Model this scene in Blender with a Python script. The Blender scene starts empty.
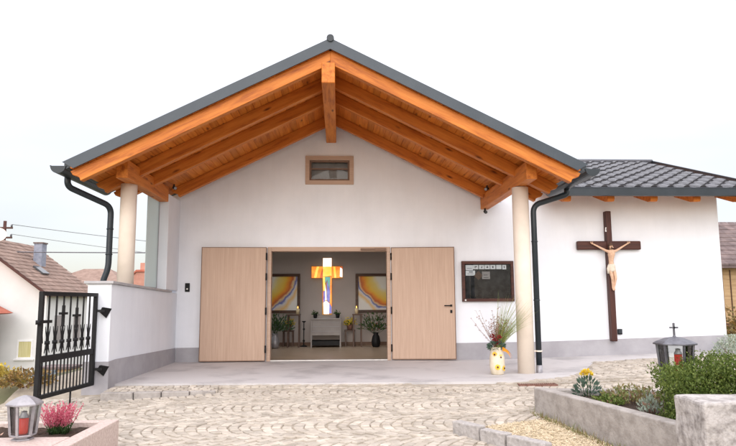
import bpy, bmesh, math, random
from mathutils import Vector, Matrix
random.seed(7)
scene = bpy.context.scene
C = scene.collection
R = math.radians

# ------------------------------------------------------------------ camera
yaw, roll = R(2.6), R(0.3)
pitch = math.atan(80 / 630)
fw = Vector((math.sin(yaw) * math.cos(pitch), math.cos(yaw) * math.cos(pitch), math.sin(pitch)))
rt = Vector((math.cos(yaw), -math.sin(yaw), 0)); upv = rt.cross(fw)
r2 = rt * math.cos(roll) - upv * math.sin(roll)
u2 = upv * math.cos(roll) + rt * math.sin(roll)
cam = bpy.data.cameras.new('camera'); cam.sensor_width = 36; cam.lens = 630 / 736 * 36
cam.clip_start = 0.05; cam.clip_end = 2000
camo = bpy.data.objects.new('camera', cam); C.objects.link(camo)
m = Matrix((r2, u2, -fw)).transposed().to_4x4(); m.translation = Vector((0, -12.6, 1.12))
camo.matrix_world = m; scene.camera = camo

# ------------------------------------------------------------------ world, sun, exposure
SUN_EL, SUN_AZ = R(17), R(188)          # azimuth from north (+Y), clockwise
w = bpy.data.worlds.new('World'); scene.world = w; w.use_nodes = True
nt = w.node_tree; nt.nodes.clear()
out = nt.nodes.new('ShaderNodeOutputWorld')
sky = nt.nodes.new('ShaderNodeTexSky'); sky.sky_type = 'NISHITA'; sky.sun_disc = False
sky.sun_elevation = SUN_EL; sky.sun_rotation = SUN_AZ
bg1 = nt.nodes.new('ShaderNodeBackground'); bg1.inputs[1].default_value = 0.05
nt.links.new(sky.outputs[0], bg1.inputs[0])
tc = nt.nodes.new('ShaderNodeTexCoord'); sp = nt.nodes.new('ShaderNodeSeparateXYZ')
nt.links.new(tc.outputs['Generated'], sp.inputs[0])
mr = nt.nodes.new('ShaderNodeMapRange'); mr.inputs[1].default_value = -0.02; mr.inputs[2].default_value = 1
mr.inputs[3].default_value = 0.60; mr.inputs[4].default_value = 2.7
nt.links.new(sp.outputs[2], mr.inputs[0])
nz = nt.nodes.new('ShaderNodeTexNoise'); nz.inputs['Scale'].default_value = 2.2; nz.inputs['Detail'].default_value = 4
mp = nt.nodes.new('ShaderNodeMapping'); mp.inputs['Scale'].default_value = (1, 1, 3.2)
nt.links.new(tc.outputs['Generated'], mp.inputs[0]); nt.links.new(mp.outputs[0], nz.inputs['Vector'])
cr = nt.nodes.new('ShaderNodeValToRGB')
cr.color_ramp.elements[0].position = 0.33; cr.color_ramp.elements[0].color = (0.86, 0.82, 0.86, 1)
cr.color_ramp.elements[1].position = 0.62; cr.color_ramp.elements[1].color = (1.0, 0.97, 1.0, 1)
nt.links.new(nz.outputs[0], cr.inputs[0])
bg2 = nt.nodes.new('ShaderNodeBackground')
my = nt.nodes.new('ShaderNodeMapRange'); my.inputs[1].default_value = -0.6; my.inputs[2].default_value = 0.9
my.inputs[3].default_value = 1.2; my.inputs[4].default_value = 0.74      # the cloud is thinner, brighter on the sun's side
nt.links.new(sp.outputs[1], my.inputs[0])
mm = nt.nodes.new('ShaderNodeMath'); mm.operation = 'MULTIPLY'
nt.links.new(mr.outputs[0], mm.inputs[0]); nt.links.new(my.outputs[0], mm.inputs[1])
nt.links.new(cr.outputs[0], bg2.inputs[0]); nt.links.new(mm.outputs[0], bg2.inputs[1])
ad = nt.nodes.new('ShaderNodeAddShader')
nt.links.new(bg1.outputs[0], ad.inputs[0]); nt.links.new(bg2.outputs[0], ad.inputs[1]); nt.links.new(ad.outputs[0], out.inputs[0])
sl = bpy.data.lights.new('sun', 'SUN'); sl.energy = 1.15; sl.angle = R(45); sl.color = (1, 0.975, 0.96)
so = bpy.data.objects.new('sun', sl); C.objects.link(so)
d = Vector((math.sin(SUN_AZ) * math.cos(SUN_EL), math.cos(SUN_AZ) * math.cos(SUN_EL), math.sin(SUN_EL)))
so.rotation_euler = (-d).to_track_quat('-Z', 'Y').to_euler(); so.location = d * 40
vs = scene.view_settings; vs.view_transform = 'Standard'; vs.look = 'None'; vs.gamma = 1; vs.use_curve_mapping = False
vs.exposure = 0.15
scene.render.engine = 'CYCLES'; scene.cycles.max_bounces = 10; scene.cycles.diffuse_bounces = 6; scene.cycles.transparent_max_bounces = 16

# ------------------------------------------------------------------ materials
def N(t, k, **kw):
    n = t.nodes.new(k)
    for a, b in kw.items():
        if a[0] == '_': n.inputs[a[1:]].default_value = b
        else: setattr(n, a, b)
    return n
def base_mat(name, rough=0.7, metal=0.0, spec=0.5):
    m = bpy.data.materials.new(name); m.use_nodes = True
    b = m.node_tree.nodes['Principled BSDF']
    b.inputs['Roughness'].default_value = rough; b.inputs['Metallic'].default_value = metal
    b.inputs['Specular IOR Level'].default_value = spec
    return m, m.node_tree, b
def c4(c): return (c[0], c[1], c[2], 1)
def ramp(t, els):
    r = t.nodes.new('ShaderNodeValToRGB'); e = r.color_ramp.elements
    while len(e) > 2: e.remove(e[-1])
    while len(e) < len(els): e.new(0.5)
    for k, (p, c) in enumerate(els): e[k].position = p; e[k].color = c4(c)
    return r
def noisy(name, c1, c2, scale=4, rough=0.8, bump=0.2, bscale=60, metal=0, spec=0.4, island=0.0, stretch=(1, 1, 1), lo=0.35, hi=0.65, bdist=0.01):
    m, t, b = base_mat(name, rough, metal, spec)
    tc = N(t, 'ShaderNodeTexCoord'); mp = N(t, 'ShaderNodeMapping', _Scale=stretch)
    t.links.new(tc.outputs['Object'], mp.inputs[0])
    n = N(t, 'ShaderNodeTexNoise', _Scale=scale, _Detail=6.0, _Roughness=0.6); t.links.new(mp.outputs[0], n.inputs['Vector'])
    r = ramp(t, [(lo, c1), (hi, c2)]); t.links.new(n.outputs[0], r.inputs[0]); col = r.outputs[0]
    if island:
        g = N(t, 'ShaderNodeNewGeometry'); h = N(t, 'ShaderNodeHueSaturation')
        ma = N(t, 'ShaderNodeMapRange'); ma.inputs[3].default_value = 1 - island; ma.inputs[4].default_value = 1 + island
        t.links.new(g.outputs['Random Per Island'], ma.inputs[0]); t.links.new(ma.outputs[0], h.inputs['Value'])
        t.links.new(col, h.inputs['Color']); col = h.outputs[0]
    t.links.new(col, b.inputs['Base Color'])
    if bump:
        n2 = N(t, 'ShaderNodeTexNoise', _Scale=bscale, _Detail=5.0); t.links.new(mp.outputs[0], n2.inputs['Vector'])
        bp = N(t, 'ShaderNodeBump', _Strength=bump, _Distance=bdist); t.links.new(n2.outputs[0], bp.inputs['Height'])
        t.links.new(bp.outputs[0], b.inputs['Normal'])
    return m
def wood(name, c1, c2, cd, rough=0.5, gscale=9, along=0.9, knots=True, island=0.0):
    """grain runs along the object's local X"""
    m, t, b = base_mat(name, rough, 0, 0.35)
    tc = N(t, 'ShaderNodeTexCoord'); mp = N(t, 'ShaderNodeMapping', _Scale=(along, gscale, gscale))
    oi = N(t, 'ShaderNodeObjectInfo'); va = N(t, 'ShaderNodeVectorMath', operation='ADD')
    mu = N(t, 'ShaderNodeMath', operation='MULTIPLY'); mu.inputs[1].default_value = 37
    t.links.new(oi.outputs['Random'], mu.inputs[0]); t.links.new(tc.outputs['Object'], va.inputs[0]); t.links.new(mu.outputs[0], va.inputs[1])
    t.links.new(va.outputs[0], mp.inputs[0])
    n = N(t, 'ShaderNodeTexNoise', _Scale=1.6, _Detail=7.0, _Roughness=0.65, _Distortion=0.4); t.links.new(mp.outputs[0], n.inputs['Vector'])
    r = ramp(t, [(0.3, cd), (0.48, c1), (0.68, c2)]); t.links.new(n.outputs[0], r.inputs[0]); col = r.outputs[0]
    if knots:
        mk = N(t, 'ShaderNodeMapping', _Scale=(1.7, 6, 6)); t.links.new(va.outputs[0], mk.inputs[0])
        v = N(t, 'ShaderNodeTexVoronoi', _Scale=1.0); t.links.new(mk.outputs[0], v.inputs['Vector'])
        rk = ramp(t, [(0.05, (1, 1, 1)), (0.16, (0, 0, 0))]); t.links.new(v.outputs['Distance'], rk.inputs[0])
        mx = N(t, 'ShaderNodeMix', data_type='RGBA'); t.links.new(rk.outputs[0], mx.inputs[0])
        t.links.new(col, mx.inputs[6]); mx.inputs[7].default_value = c4([k * 0.45 for k in cd]); col = mx.outputs[2]
    if island:
        g = N(t, 'ShaderNodeNewGeometry'); h = N(t, 'ShaderNodeHueSaturation')
        ma = N(t, 'ShaderNodeMapRange'); ma.inputs[3].default_value = 1 - island; ma.inputs[4].default_value = 1 + island
        t.links.new(g.outputs['Random Per Island'], ma.inputs[0]); t.links.new(ma.outputs[0], h.inputs['Value'])
        t.links.new(col, h.inputs['Color']); col = h.outputs[0]
    t.links.new(col, b.inputs['Base Color'])
    bp = N(t, 'ShaderNodeBump', _Strength=0.25, _Distance=0.004); t.links.new(n.outputs[0], bp.inputs['Height']); t.links.new(bp.outputs[0], b.inputs['Normal'])
    return m
def leafy(name, cols, rough=0.55, trans=0.25):
    m, t, b = base_mat(name, rough, 0, 0.3)
    g = N(t, 'ShaderNodeNewGeometry')
    k = len(cols); r = ramp(t, [(i / max(1, k - 1), c) for i, c in enumerate(cols)])
    t.links.new(g.outputs['Random Per Island'], r.inputs[0]); t.links.new(r.outputs[0], b.inputs['Base Color'])
    tr = N(t, 'ShaderNodeBsdfTranslucent'); t.links.new(r.outputs[0], tr.inputs[0])
    mx = N(t, 'ShaderNodeMixShader'); mx.inputs[0].default_value = trans
    o = t.nodes['Material Output']
    t.links.new(b.outputs[0], mx.inputs[1]); t.links.new(tr.outputs[0], mx.inputs[2]); t.links.new(mx.outputs[0], o.inputs[0])
    return m
def glass(name, tint=(1, 1, 1), refl=0.12, frost=0.0, ior=1.5):
    m = bpy.data.materials.new(name); m.use_nodes = True; t = m.node_tree; t.nodes.clear()
    o = N(t, 'ShaderNodeOutputMaterial'); tr = N(t, 'ShaderNodeBsdfTransparent'); tr.inputs[0].default_value = c4(tint)
    gl = N(t, 'ShaderNodeBsdfGlossy', _Roughness=0.03); lw = N(t, 'ShaderNodeFresnel', _IOR=ior)
    mx = N(t, 'ShaderNodeMixShader'); mu = N(t, 'ShaderNodeMath', operation='ADD'); mu.inputs[1].default_value = refl - 0.04
    t.links.new(lw.outputs[0], mu.inputs[0]); t.links.new(mu.outputs[0], mx.inputs[0])
    t.links.new(tr.outputs[0], mx.inputs[1]); t.links.new(gl.outputs[0], mx.inputs[2]); last = mx
    if frost:
        df = N(t, 'ShaderNodeBsdfTranslucent'); df.inputs[0].default_value = c4(tint); dd = N(t, 'ShaderNodeBsdfDiffuse'); dd.inputs[0].default_value = c4(tint)
        ma = N(t, 'ShaderNodeMixShader'); ma.inputs[0].default_value = 0.5; t.links.new(df.outputs[0], ma.inputs[1]); t.links.new(dd.outputs[0], ma.inputs[2])
        m2 = N(t, 'ShaderNodeMixShader'); m2.inputs[0].default_value = frost
        t.links.new(mx.outputs[0], m2.inputs[1]); t.links.new(ma.outputs[0], m2.inputs[2]); last = m2
    t.links.new(last.outputs[0], o.inputs[0]); return m
def glow(name, c1, c2, strength, scale=6):
    m, t, b = base_mat(name, 0.25)
    tc = N(t, 'ShaderNodeTexCoord'); n = N(t, 'ShaderNodeTexNoise', _Scale=scale, _Detail=3.0); t.links.new(tc.outputs['Object'], n.inputs['Vector'])
    r = ramp(t, [(0.35, c1), (0.65, c2)]); t.links.new(n.outputs[0], r.inputs[0])
    t.links.new(r.outputs[0], b.inputs['Base Color']); t.links.new(r.outputs[0], b.inputs['Emission Color']); b.inputs['Emission Strength'].default_value = strength
    return m

M = {}
M['render'] = noisy('white_render', (0.735, 0.762, 0.81), (0.79, 0.815, 0.86), 1.3, 0.9, 0.35, 170, spec=0.2, bdist=0.004)
def plaster(m):
    t = m.node_tree; b = t.nodes['Principled BSDF']; src = b.inputs['Base Color'].links[0].from_socket
    tc = N(t, 'ShaderNodeTexCoord'); mp = N(t, 'ShaderNodeMapping', _Scale=(3.5, 3.5, 0.35)); t.links.new(tc.outputs['Object'], mp.inputs[0])
    n = N(t, 'ShaderNodeTexNoise', _Scale=1.4, _Detail=6.0, _Roughness=0.7); t.links.new(mp.outputs[0], n.inputs['Vector'])
    r = ramp(t, [(0.38, (0.90, 0.90, 0.89)), (0.56, (1, 1, 1))]); t.links.new(n.outputs[0], r.inputs[0])
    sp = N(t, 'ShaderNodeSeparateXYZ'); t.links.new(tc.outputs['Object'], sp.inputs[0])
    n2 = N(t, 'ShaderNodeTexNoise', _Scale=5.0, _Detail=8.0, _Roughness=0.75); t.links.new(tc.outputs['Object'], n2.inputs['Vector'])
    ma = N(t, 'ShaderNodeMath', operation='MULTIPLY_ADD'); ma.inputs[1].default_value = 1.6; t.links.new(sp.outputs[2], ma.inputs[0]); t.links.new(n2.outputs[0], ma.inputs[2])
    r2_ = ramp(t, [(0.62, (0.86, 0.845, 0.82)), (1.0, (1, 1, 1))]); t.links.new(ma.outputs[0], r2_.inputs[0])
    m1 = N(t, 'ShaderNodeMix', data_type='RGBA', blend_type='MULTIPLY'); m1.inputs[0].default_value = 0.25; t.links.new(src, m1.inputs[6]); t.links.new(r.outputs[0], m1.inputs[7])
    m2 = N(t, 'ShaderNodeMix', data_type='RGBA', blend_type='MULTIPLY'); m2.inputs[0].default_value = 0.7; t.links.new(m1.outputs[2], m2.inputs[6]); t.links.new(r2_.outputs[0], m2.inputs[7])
    t.links.new(m2.outputs[2], b.inputs['Base Color'])
plaster(M['render'])
M['plinth'] = noisy('grey_plinth', (0.33, 0.32, 0.34), (0.4, 0.39, 0.41), 2.5, 0.85, 0.4, 140, spec=0.25, bdist=0.004)
M['cap'] = noisy('grey_coping', (0.36, 0.35, 0.36), (0.45, 0.44, 0.44), 6, 0.7, 0.15, 80)
M['column'] = noisy('cream_column', (0.72, 0.63, 0.53), (0.79, 0.70, 0.60), 3, 0.75, 0.2, 120, bdist=0.004)
M['timber'] = wood('orange_timber', (0.55, 0.165, 0.021), (0.66, 0.23, 0.037), (0.32, 0.075, 0.009), 0.55)
M['boards'] = wood('orange_boards', (0.55, 0.165, 0.02), (0.64, 0.215, 0.034), (0.38, 0.09, 0.010), 0.5, 12, 0.8, True, 0.2)
M['oak'] = wood('pale_door_oak', (0.45, 0.315, 0.235), (0.50, 0.36, 0.27), (0.40, 0.275, 0.20), 0.5, 26, 0.8, False)
M['oakdark'] = noisy('brown_door_edge', (0.16, 0.09, 0.06), (0.2, 0.12, 0.08), 6, 0.6, 0)
M['metal'] = noisy('anthracite_sheet', (0.030, 0.042, 0.055), (0.042, 0.055, 0.068), 2, 0.45, 0.03, 30, metal=0.1, spec=0.5)
M['gutter'] = noisy('anthracite_gutter', (0.014, 0.021, 0.027), (0.022, 0.03, 0.038), 3, 0.4, 0, spec=0.4)
M['tile'] = noisy('dark_glazed_tile', (0.035, 0.036, 0.044), (0.06, 0.06, 0.07), 5, 0.24, 0.08, 60, spec=0.7, island=0.15)
M['black'] = noisy('black_iron', (0.006, 0.006, 0.007), (0.012, 0.012, 0.013), 9, 0.55, 0.1, 90, spec=0.25)
M['cross'] = wood('dark_brown_stained_wood', (0.06, 0.018, 0.012), (0.085, 0.027, 0.018), (0.035, 0.01, 0.008), 0.5, 14, 1, False)
M['corpus'] = noisy('painted_flesh', (0.55, 0.35, 0.23), (0.70, 0.47, 0.33), 26, 0.75, 0)
M['hair'] = noisy('brown_hair', (0.07, 0.035, 0.02), (0.1, 0.05, 0.03), 20, 0.6, 0.2, 60)
M['white'] = noisy('white_paint', (0.78, 0.77, 0.76), (0.84, 0.83, 0.82), 8, 0.5, 0)
M['cloth'] = noisy('bone_cloth', (0.6, 0.53, 0.43), (0.7, 0.63, 0.53), 20, 0.7, 0.1, 50)
M['paper'] = noisy('white_paper', (0.74, 0.74, 0.75), (0.82, 0.82, 0.83), 14, 0.8, 0)
M['ink'] = noisy('dark_ink', (0.03, 0.03, 0.035), (0.05, 0.045, 0.05), 10, 0.7, 0)
M['slab'] = noisy('grey_porch_slab', (0.39, 0.375, 0.375), (0.53, 0.51, 0.505), 1.1, 0.7, 0.2, 120, spec=0.35, lo=0.36, hi=0.5, bdist=0.003)
M['cobble'] = noisy('granite_cobble', (0.36, 0.315, 0.26), (0.49, 0.44, 0.375), 5, 0.8, 0.4, 70, island=0.16, bdist=0.006)
M['mortar'] = noisy('sand_joint', (0.30, 0.255, 0.2), (0.40, 0.35, 0.28), 7, 0.95, 0.4, 90)
M['granite'] = noisy('grey_granite', (0.27, 0.25, 0.235), (0.46, 0.43, 0.41), 22, 0.8, 0.7, 45, lo=0.3, hi=0.7)
M['blockstone'] = noisy('lichened_granite', (0.2, 0.18, 0.17), (0.45, 0.42, 0.40), 16, 0.85, 0.9, 38, lo=0.32, hi=0.6)
M['pinkgranite'] = noisy('pink_granite', (0.44, 0.33, 0.29), (0.60, 0.50, 0.45), 40, 0.55, 0.25, 90)
M['concrete'] = noisy('weathered_concrete', (0.25, 0.225, 0.205), (0.38, 0.35, 0.325), 9, 0.9, 0.7, 40, lo=0.3, hi=0.6)
M['soil'] = noisy('dark_soil', (0.03, 0.018, 0.012), (0.075, 0.045, 0.03), 14, 0.95, 1.0, 60, bdist=0.03)
M['gravel'] = noisy('straw_gravel', (0.36, 0.28, 0.17), (0.58, 0.49, 0.35), 16, 0.9, 0.5, 80, island=0.3)
M['terrain'] = noisy('grass_ground', (0.07, 0.085, 0.035), (0.16, 0.14, 0.075), 0.9, 0.95, 0.6, 30)
M['inwall'] = noisy('taupe_room_wall', (0.44, 0.385, 0.36), (0.48, 0.42, 0.395), 1.5, 0.85, 0.1, 90)
M['infloor'] = noisy('brown_room_floor', (0.36, 0.26, 0.18), (0.44, 0.325, 0.23), 2, 0.3, 0.05, 20, spec=0.5)
M['inceil'] = noisy('room_ceiling', (0.5, 0.48, 0.46), (0.56, 0.54, 0.52), 2, 0.9, 0)
M['darkwood'] = wood('dark_furniture_wood', (0.075, 0.032, 0.018), (0.11, 0.05, 0.028), (0.04, 0.015, 0.009), 0.4, 10, 1, False)
M['altar'] = noisy('pale_grey_panel', (0.26, 0.235, 0.23), (0.33, 0.30, 0.29), 3, 0.5, 0.05)
M['steel'] = noisy('brushed_steel', (0.5, 0.5, 0.5), (0.62, 0.62, 0.62), 8, 0.35, 0, metal=0.8)
M['zinc'] = noisy('pale_zinc', (0.26, 0.25, 0.265), (0.38, 0.365, 0.38), 12, 0.4, 0.1, metal=0.4)
M['pewter'] = noisy('dark_pewter', (0.10, 0.10, 0.115), (0.17, 0.17, 0.19), 14, 0.42, 0.1, metal=0.5)
M['redwax'] = noisy('red_candle', (0.62, 0.03, 0.02), (0.72, 0.06, 0.03), 6, 0.35, 0)
M['candle'] = noisy('ivory_candle', (0.62, 0.50, 0.30), (0.7, 0.56, 0.36), 6, 0.5, 0)
M['flame'] = glow('candle_flame', (1, 0.42, 0.08), (1, 0.6, 0.15), 2.5)
M['vase'] = noisy('cream_ceramic', (0.64, 0.56, 0.41), (0.74, 0.66, 0.52), 9, 0.35, 0.05)
M['petal'] = noisy('yellow_petal', (0.78, 0.46, 0.03), (0.85, 0.58, 0.06), 14, 0.55, 0, island=0.15)
M['orange'] = noisy('orange_petal', (0.75, 0.27, 0.015), (0.85, 0.36, 0.03), 14, 0.55, 0, island=0.15)
M['seedhead'] = noisy('brown_seedhead', (0.1, 0.03, 0.015), (0.17, 0.06, 0.03), 30, 0.8, 0.4)
M['redpetal'] = leafy('dark_red_petal', [(0.22, 0.01, 0.015), (0.36, 0.03, 0.03), (0.16, 0.008, 0.02)])
M['green'] = leafy('mid_green_leaf', [(0.03, 0.07, 0.02), (0.06, 0.12, 0.03), (0.045, 0.09, 0.04)])
M['box'] = leafy('boxwood_leaf', [(0.05, 0.085, 0.015), (0.11, 0.16, 0.03), (0.17, 0.21, 0.05), (0.075, 0.12, 0.02)])
M['pale'] = leafy('pale_grass_blade', [(0.18, 0.25, 0.06), (0.30, 0.36, 0.11), (0.24, 0.30, 0.08), (0.38, 0.36, 0.17)])
M['twig'] = leafy('brown_twig', [(0.16, 0.08, 0.04), (0.26, 0.15, 0.09), (0.34, 0.16, 0.12)], trans=0.1)
M['straw'] = leafy('dry_straw', [(0.36, 0.25, 0.11), (0.5, 0.37, 0.19), (0.28, 0.18, 0.07)])
M['drybush'] = leafy('rusty_hedge_leaf', [(0.22, 0.13, 0.045), (0.33, 0.2, 0.06), (0.2, 0.17, 0.06), (0.15, 0.08, 0.035)])
M['yellowbush'] = leafy('golden_leaf', [(0.42, 0.30, 0.05), (0.5, 0.38, 0.08), (0.28, 0.22, 0.05)])
M['yellow'] = leafy('bright_yellow_bloom', [(0.75, 0.55, 0.03), (0.82, 0.66, 0.1), (0.7, 0.45, 0.02)])
M['heather'] = leafy('pink_heather_bloom', [(0.55, 0.09, 0.16), (0.66, 0.16, 0.24), (0.72, 0.26, 0.32), (0.42, 0.06, 0.11)])
M['silver'] = leafy('silver_leaf', [(0.33, 0.39, 0.31), (0.46, 0.51, 0.43), (0.24, 0.30, 0.22)])
M['blush'] = leafy('pale_pink_bloom', [(0.7, 0.42, 0.42), (0.78, 0.55, 0.5), (0.75, 0.5, 0.3)])
M['succulent'] = leafy('olive_groundcover_leaf', [(0.13, 0.17, 0.05), (0.24, 0.27, 0.1), (0.3, 0.22, 0.1), (0.16, 0.12, 0.06)])
M['fir'] = leafy('bluegreen_sprig', [(0.05, 0.09, 0.06), (0.09, 0.15, 0.11), (0.13, 0.18, 0.14)])
M['hwall'] = noisy('pale_house_render', (0.66, 0.66, 0.64), (0.74, 0.73, 0.71), 0.7, 0.9, 0.1)
M['hroof'] = noisy('brown_house_tile', (0.2, 0.13, 0.10), (0.29, 0.20, 0.16), 2.5, 0.8, 0.2, 30, island=0.16)
M['hroofdark'] = noisy('dark_brown_barn_tile', (0.10, 0.072, 0.07), (0.19, 0.14, 0.13), 3, 0.8, 0.2, 30, island=0.18)
M['redroof'] = noisy('red_roof_tile', (0.34, 0.09, 0.055), (0.42, 0.13, 0.08), 3, 0.75, 0.2, 30, island=0.15)
M['brick'] = noisy('pinkish_brick', (0.42, 0.2, 0.15), (0.52, 0.27, 0.2), 3, 0.85, 0.2, 30)
M['ochre'] = wood('weathered_ochre_board', (0.42, 0.28, 0.15), (0.5, 0.35, 0.2), (0.3, 0.19, 0.1), 0.8, 8, 0.8, False, 0.15)
M['fence'] = noisy('bluegrey_fence', (0.15, 0.18, 0.21), (0.22, 0.25, 0.28), 6, 0.8, 0.2)
M['chimney'] = noisy('grey_chimney_cladding', (0.2, 0.22, 0.28), (0.3, 0.32, 0.38), 5, 0.6, 0.1)
M['rust'] = noisy('rusty_grate', (0.13, 0.06, 0.045), (0.24, 0.12, 0.09), 18, 0.8, 0.4, 70)
M['curtain'] = noisy('yellow_curtain', (0.5, 0.45, 0.2), (0.62, 0.57, 0.32), 3, 0.9, 0, stretch=(8, 1, 0.4))
M['winglass'] = noisy('dark_window_glass', (0.05, 0.055, 0.06), (0.085, 0.09, 0.095), 2, 0.08, 0, spec=0.8)
M['lead'] = noisy('gold_cross_edge', (0.55, 0.25, 0.04), (0.65, 0.33, 0.07), 6, 0.4, 0, metal=0.3)
M['glass'] = glass('clear_glass', (0.93, 0.96, 0.95), 0.06)
M['greenglass'] = glass('frosted_glass', (0.76, 0.82, 0.81), 0.05, 0.6)
M['caseglass'] = glass('case_glass', (0.9, 0.92, 0.93), 0.04, 0.0, 1.22)
M['led'] = noisy('lamp_lens', (0.3, 0.3, 0.31), (0.38, 0.38, 0.4), 6, 0.2, 0)
M['caseback'] = noisy('dark_case_back', (0.015, 0.015, 0.016), (0.05, 0.048, 0.05), 7, 0.8, 0, spec=0.1)

# ------------------------------------------------------------------ mesh helpers
class MB:
    def __init__(s): s.v = []; s.f = []; s.sm = []
    def add(s, vs, fs, smooth=False):
        o = len(s.v); s.v += [tuple(v) for v in vs]
        for f in fs: s.f.append([o + i for i in f]); s.sm.append(smooth)
        return s
    def box(s, x0, y0, z0, x1, y1, z1):
        if x0 > x1: x0, x1 = x1, x0
        if y0 > y1: y0, y1 = y1, y0
        if z0 > z1: z0, z1 = z1, z0
        return s.add([(x0, y0, z0), (x1, y0, z0), (x1, y1, z0), (x0, y1, z0), (x0, y0, z1), (x1, y0, z1), (x1, y1, z1), (x0, y1, z1)],
                     [(3, 2, 1, 0), (4, 5, 6, 7), (0, 1, 5, 4), (1, 2, 6, 5), (2, 3, 7, 6), (3, 0, 4, 7)])
    def obox(s, mat, sx, sy, sz):
        pts = [mat @ Vector((a * sx / 2, b * sy / 2, c * sz / 2)) for c in (-1, 1) for a, b in ((-1, -1), (1, -1), (1, 1), (-1, 1))]
        return s.add(pts, [(3, 2, 1, 0), (4, 5, 6, 7), (0, 1, 5, 4), (1, 2, 6, 5), (2, 3, 7, 6), (3, 0, 4, 7)])
    def bar(s, a, b, wx, wz, up=Vector((0, 0, 1))):
        a, b = Vector(a), Vector(b); d = b - a; L = d.length; d.normalize()
        side = d.cross(up)
        if side.length < 1e-4: side = d.cross(Vector((0, 1, 0)))
        side.normalize(); u = side.cross(d)
        mt = Matrix((d, side, u)).transposed().to_4x4(); mt.translation = (a + b) / 2
        return s.obox(mt, L, wx, wz)
    def prism(s, poly, y0, y1, axis='y'):
        """poly: list of 2-D points, extruded along an axis"""
        n = len(poly)
        def P(p, t):
            if axis == 'y': return (p[0], t, p[1])
            if axis == 'x': return (t, p[0], p[1])
            return (p[0], p[1], t)
        vs = [P(p, y0) for p in poly] + [P(p, y1) for p in poly]
        fs = [tuple(range(n)), tuple(reversed(range(n, 2 * n)))] + [(i, i + n, (i + 1) % n + n, (i + 1) % n) for i in range(n)]
        return s.add(vs, fs)
    def tube(s, pts, r, n=10, caps=True):
        pts = [Vector(p) for p in pts]; k = len(pts); rs = r if isinstance(r, (list, tuple)) else [r] * k
        vs = []; prev = None
        for i, p in enumerate(pts):
            d = (pts[min(i + 1, k - 1)] - pts[max(i - 1, 0)]).normalized()
            if prev is None:
                a = Vector((0, 0, 1)) if abs(d.z) < 0.9 else Vector((0, 1, 0)); sd = d.cross(a).normalized()
            else: sd = (prev - d * prev.dot(d)).normalized()
            prev = sd; u = d.cross(sd)
            for j in range(n):
                an = 2 * math.pi * j / n; vs.append(p + (sd * math.cos(an) + u * math.sin(an)) * rs[i])
        fs = [(i * n + j, i * n + (j + 1) % n, (i + 1) * n + (j + 1) % n, (i + 1) * n + j) for i in range(k - 1) for j in range(n)]
        s.add(vs, fs, True)
        if caps:
            o = len(s.v) - k * n
            s.f.append([o + j for j in reversed(range(n))]); s.sm.append(False)
            s.f.append([o + (k - 1) * n + j for j in range(n)]); s.sm.append(False)
        return s
    def lathe(s, prof, c=(0, 0, 0), n=24, smooth=True, rot0=0.0):
        k = len(prof); vs = []
        for r, z in prof:
            for j in range(n):
                an = 2 * math.pi * j / n + rot0; vs.append((c[0] + r * math.cos(an), c[1] + r * math.sin(an), c[2] + z))
        fs = [(i * n + j, i * n + (j + 1) % n, (i + 1) * n + (j + 1) % n, (i + 1) * n + j) for i in range(k - 1) for j in range(n)]
        s.add(vs, fs, smooth); o = len(s.v) - k * n
        if prof[0][0] > 1e-5: s.f.append([o + j for j in reversed(range(n))]); s.sm.append(False)
        if prof[-1][0] > 1e-5: s.f.append([o + (k - 1) * n + j for j in range(n)]); s.sm.append(False)
        return s
    def ball(s, c, r, n=10, m=6):
        rx, ry, rz = r if isinstance(r, (tuple, list)) else (r, r, r)
        vs = []; fs = []
        for i in range(m + 1):
            th = math.pi * i / m
            for j in range(n):
                ph = 2 * math.pi * j / n
                vs.append((c[0] + rx * math.sin(th) * math.cos(ph), c[1] + ry * math.sin(th) * math.sin(ph), c[2] + rz * math.cos(th)))
        for i in range(m):
            for j in range(n): fs.append((i * n + j, (i + 1) * n + j, (i + 1) * n + (j + 1) % n, i * n + (j + 1) % n))
        return s.add(vs, fs, True)
    def leaf(s, p, d, L, W, fold=0.25):
        d = Vector(d).normalized(); a = Vector((random.gauss(0, 1), random.gauss(0, 1), random.gauss(0, 1)))
        sd = d.cross(a)
        if sd.length < 1e-3: sd = d.orthogonal()
        sd.normalize(); u = sd.cross(d); p = Vector(p)
        mid = p + d * L * 0.5
        return s.add([p, mid + sd * W / 2 + u * W * fold, p + d * L, mid - sd * W / 2 + u * W * fold], [(0, 1, 2), (0, 2, 3)])
    def blade(s, p, d, L, W, droop=0.3, seg=4):
        p = Vector(p); d = Vector(d).normalized(); sd = d.cross(Vector((random.gauss(0, 1), random.gauss(0, 1), 0.2))).normalized()
        vs = []; q = p.copy()
        for i in range(seg + 1):
            t = i / seg; ww = W * (1 - t) ** 0.7 * 0.5 + 0.0003
            vs += [q - sd * ww, q + sd * ww]
            d = (d + Vector((0, 0, -droop / seg))).normalized(); q = q + d * L / seg
        return s.add(vs, [(2 * i, 2 * i + 1, 2 * i + 3, 2 * i + 2) for i in range(seg)])
    def build(s, name, mat, parent=None, bev=0, loc=None, rot=None, fixn=True):
        me = bpy.data.meshes.new(name); me.from_pydata(s.v, [], s.f); me.update()
        me.polygons.foreach_set('use_smooth', s.sm)
        if fixn:
            bm = bmesh.new(); bm.from_mesh(me); bmesh.ops.recalc_face_normals(bm, faces=bm.faces); bm.to_mesh(me); bm.free()
        me.materials.append(mat)
        o = bpy.data.objects.new(name, me); C.objects.link(o)
        if parent: o.parent = parent
        if loc: o.location = loc
        if rot: o.rotation_euler = rot
        if bev:
            b = o.modifiers.new('b', 'BEVEL'); b.width = bev; b.segments = 2; b.limit_method = 'ANGLE'; b.angle_limit = R(40)
        return o
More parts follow.
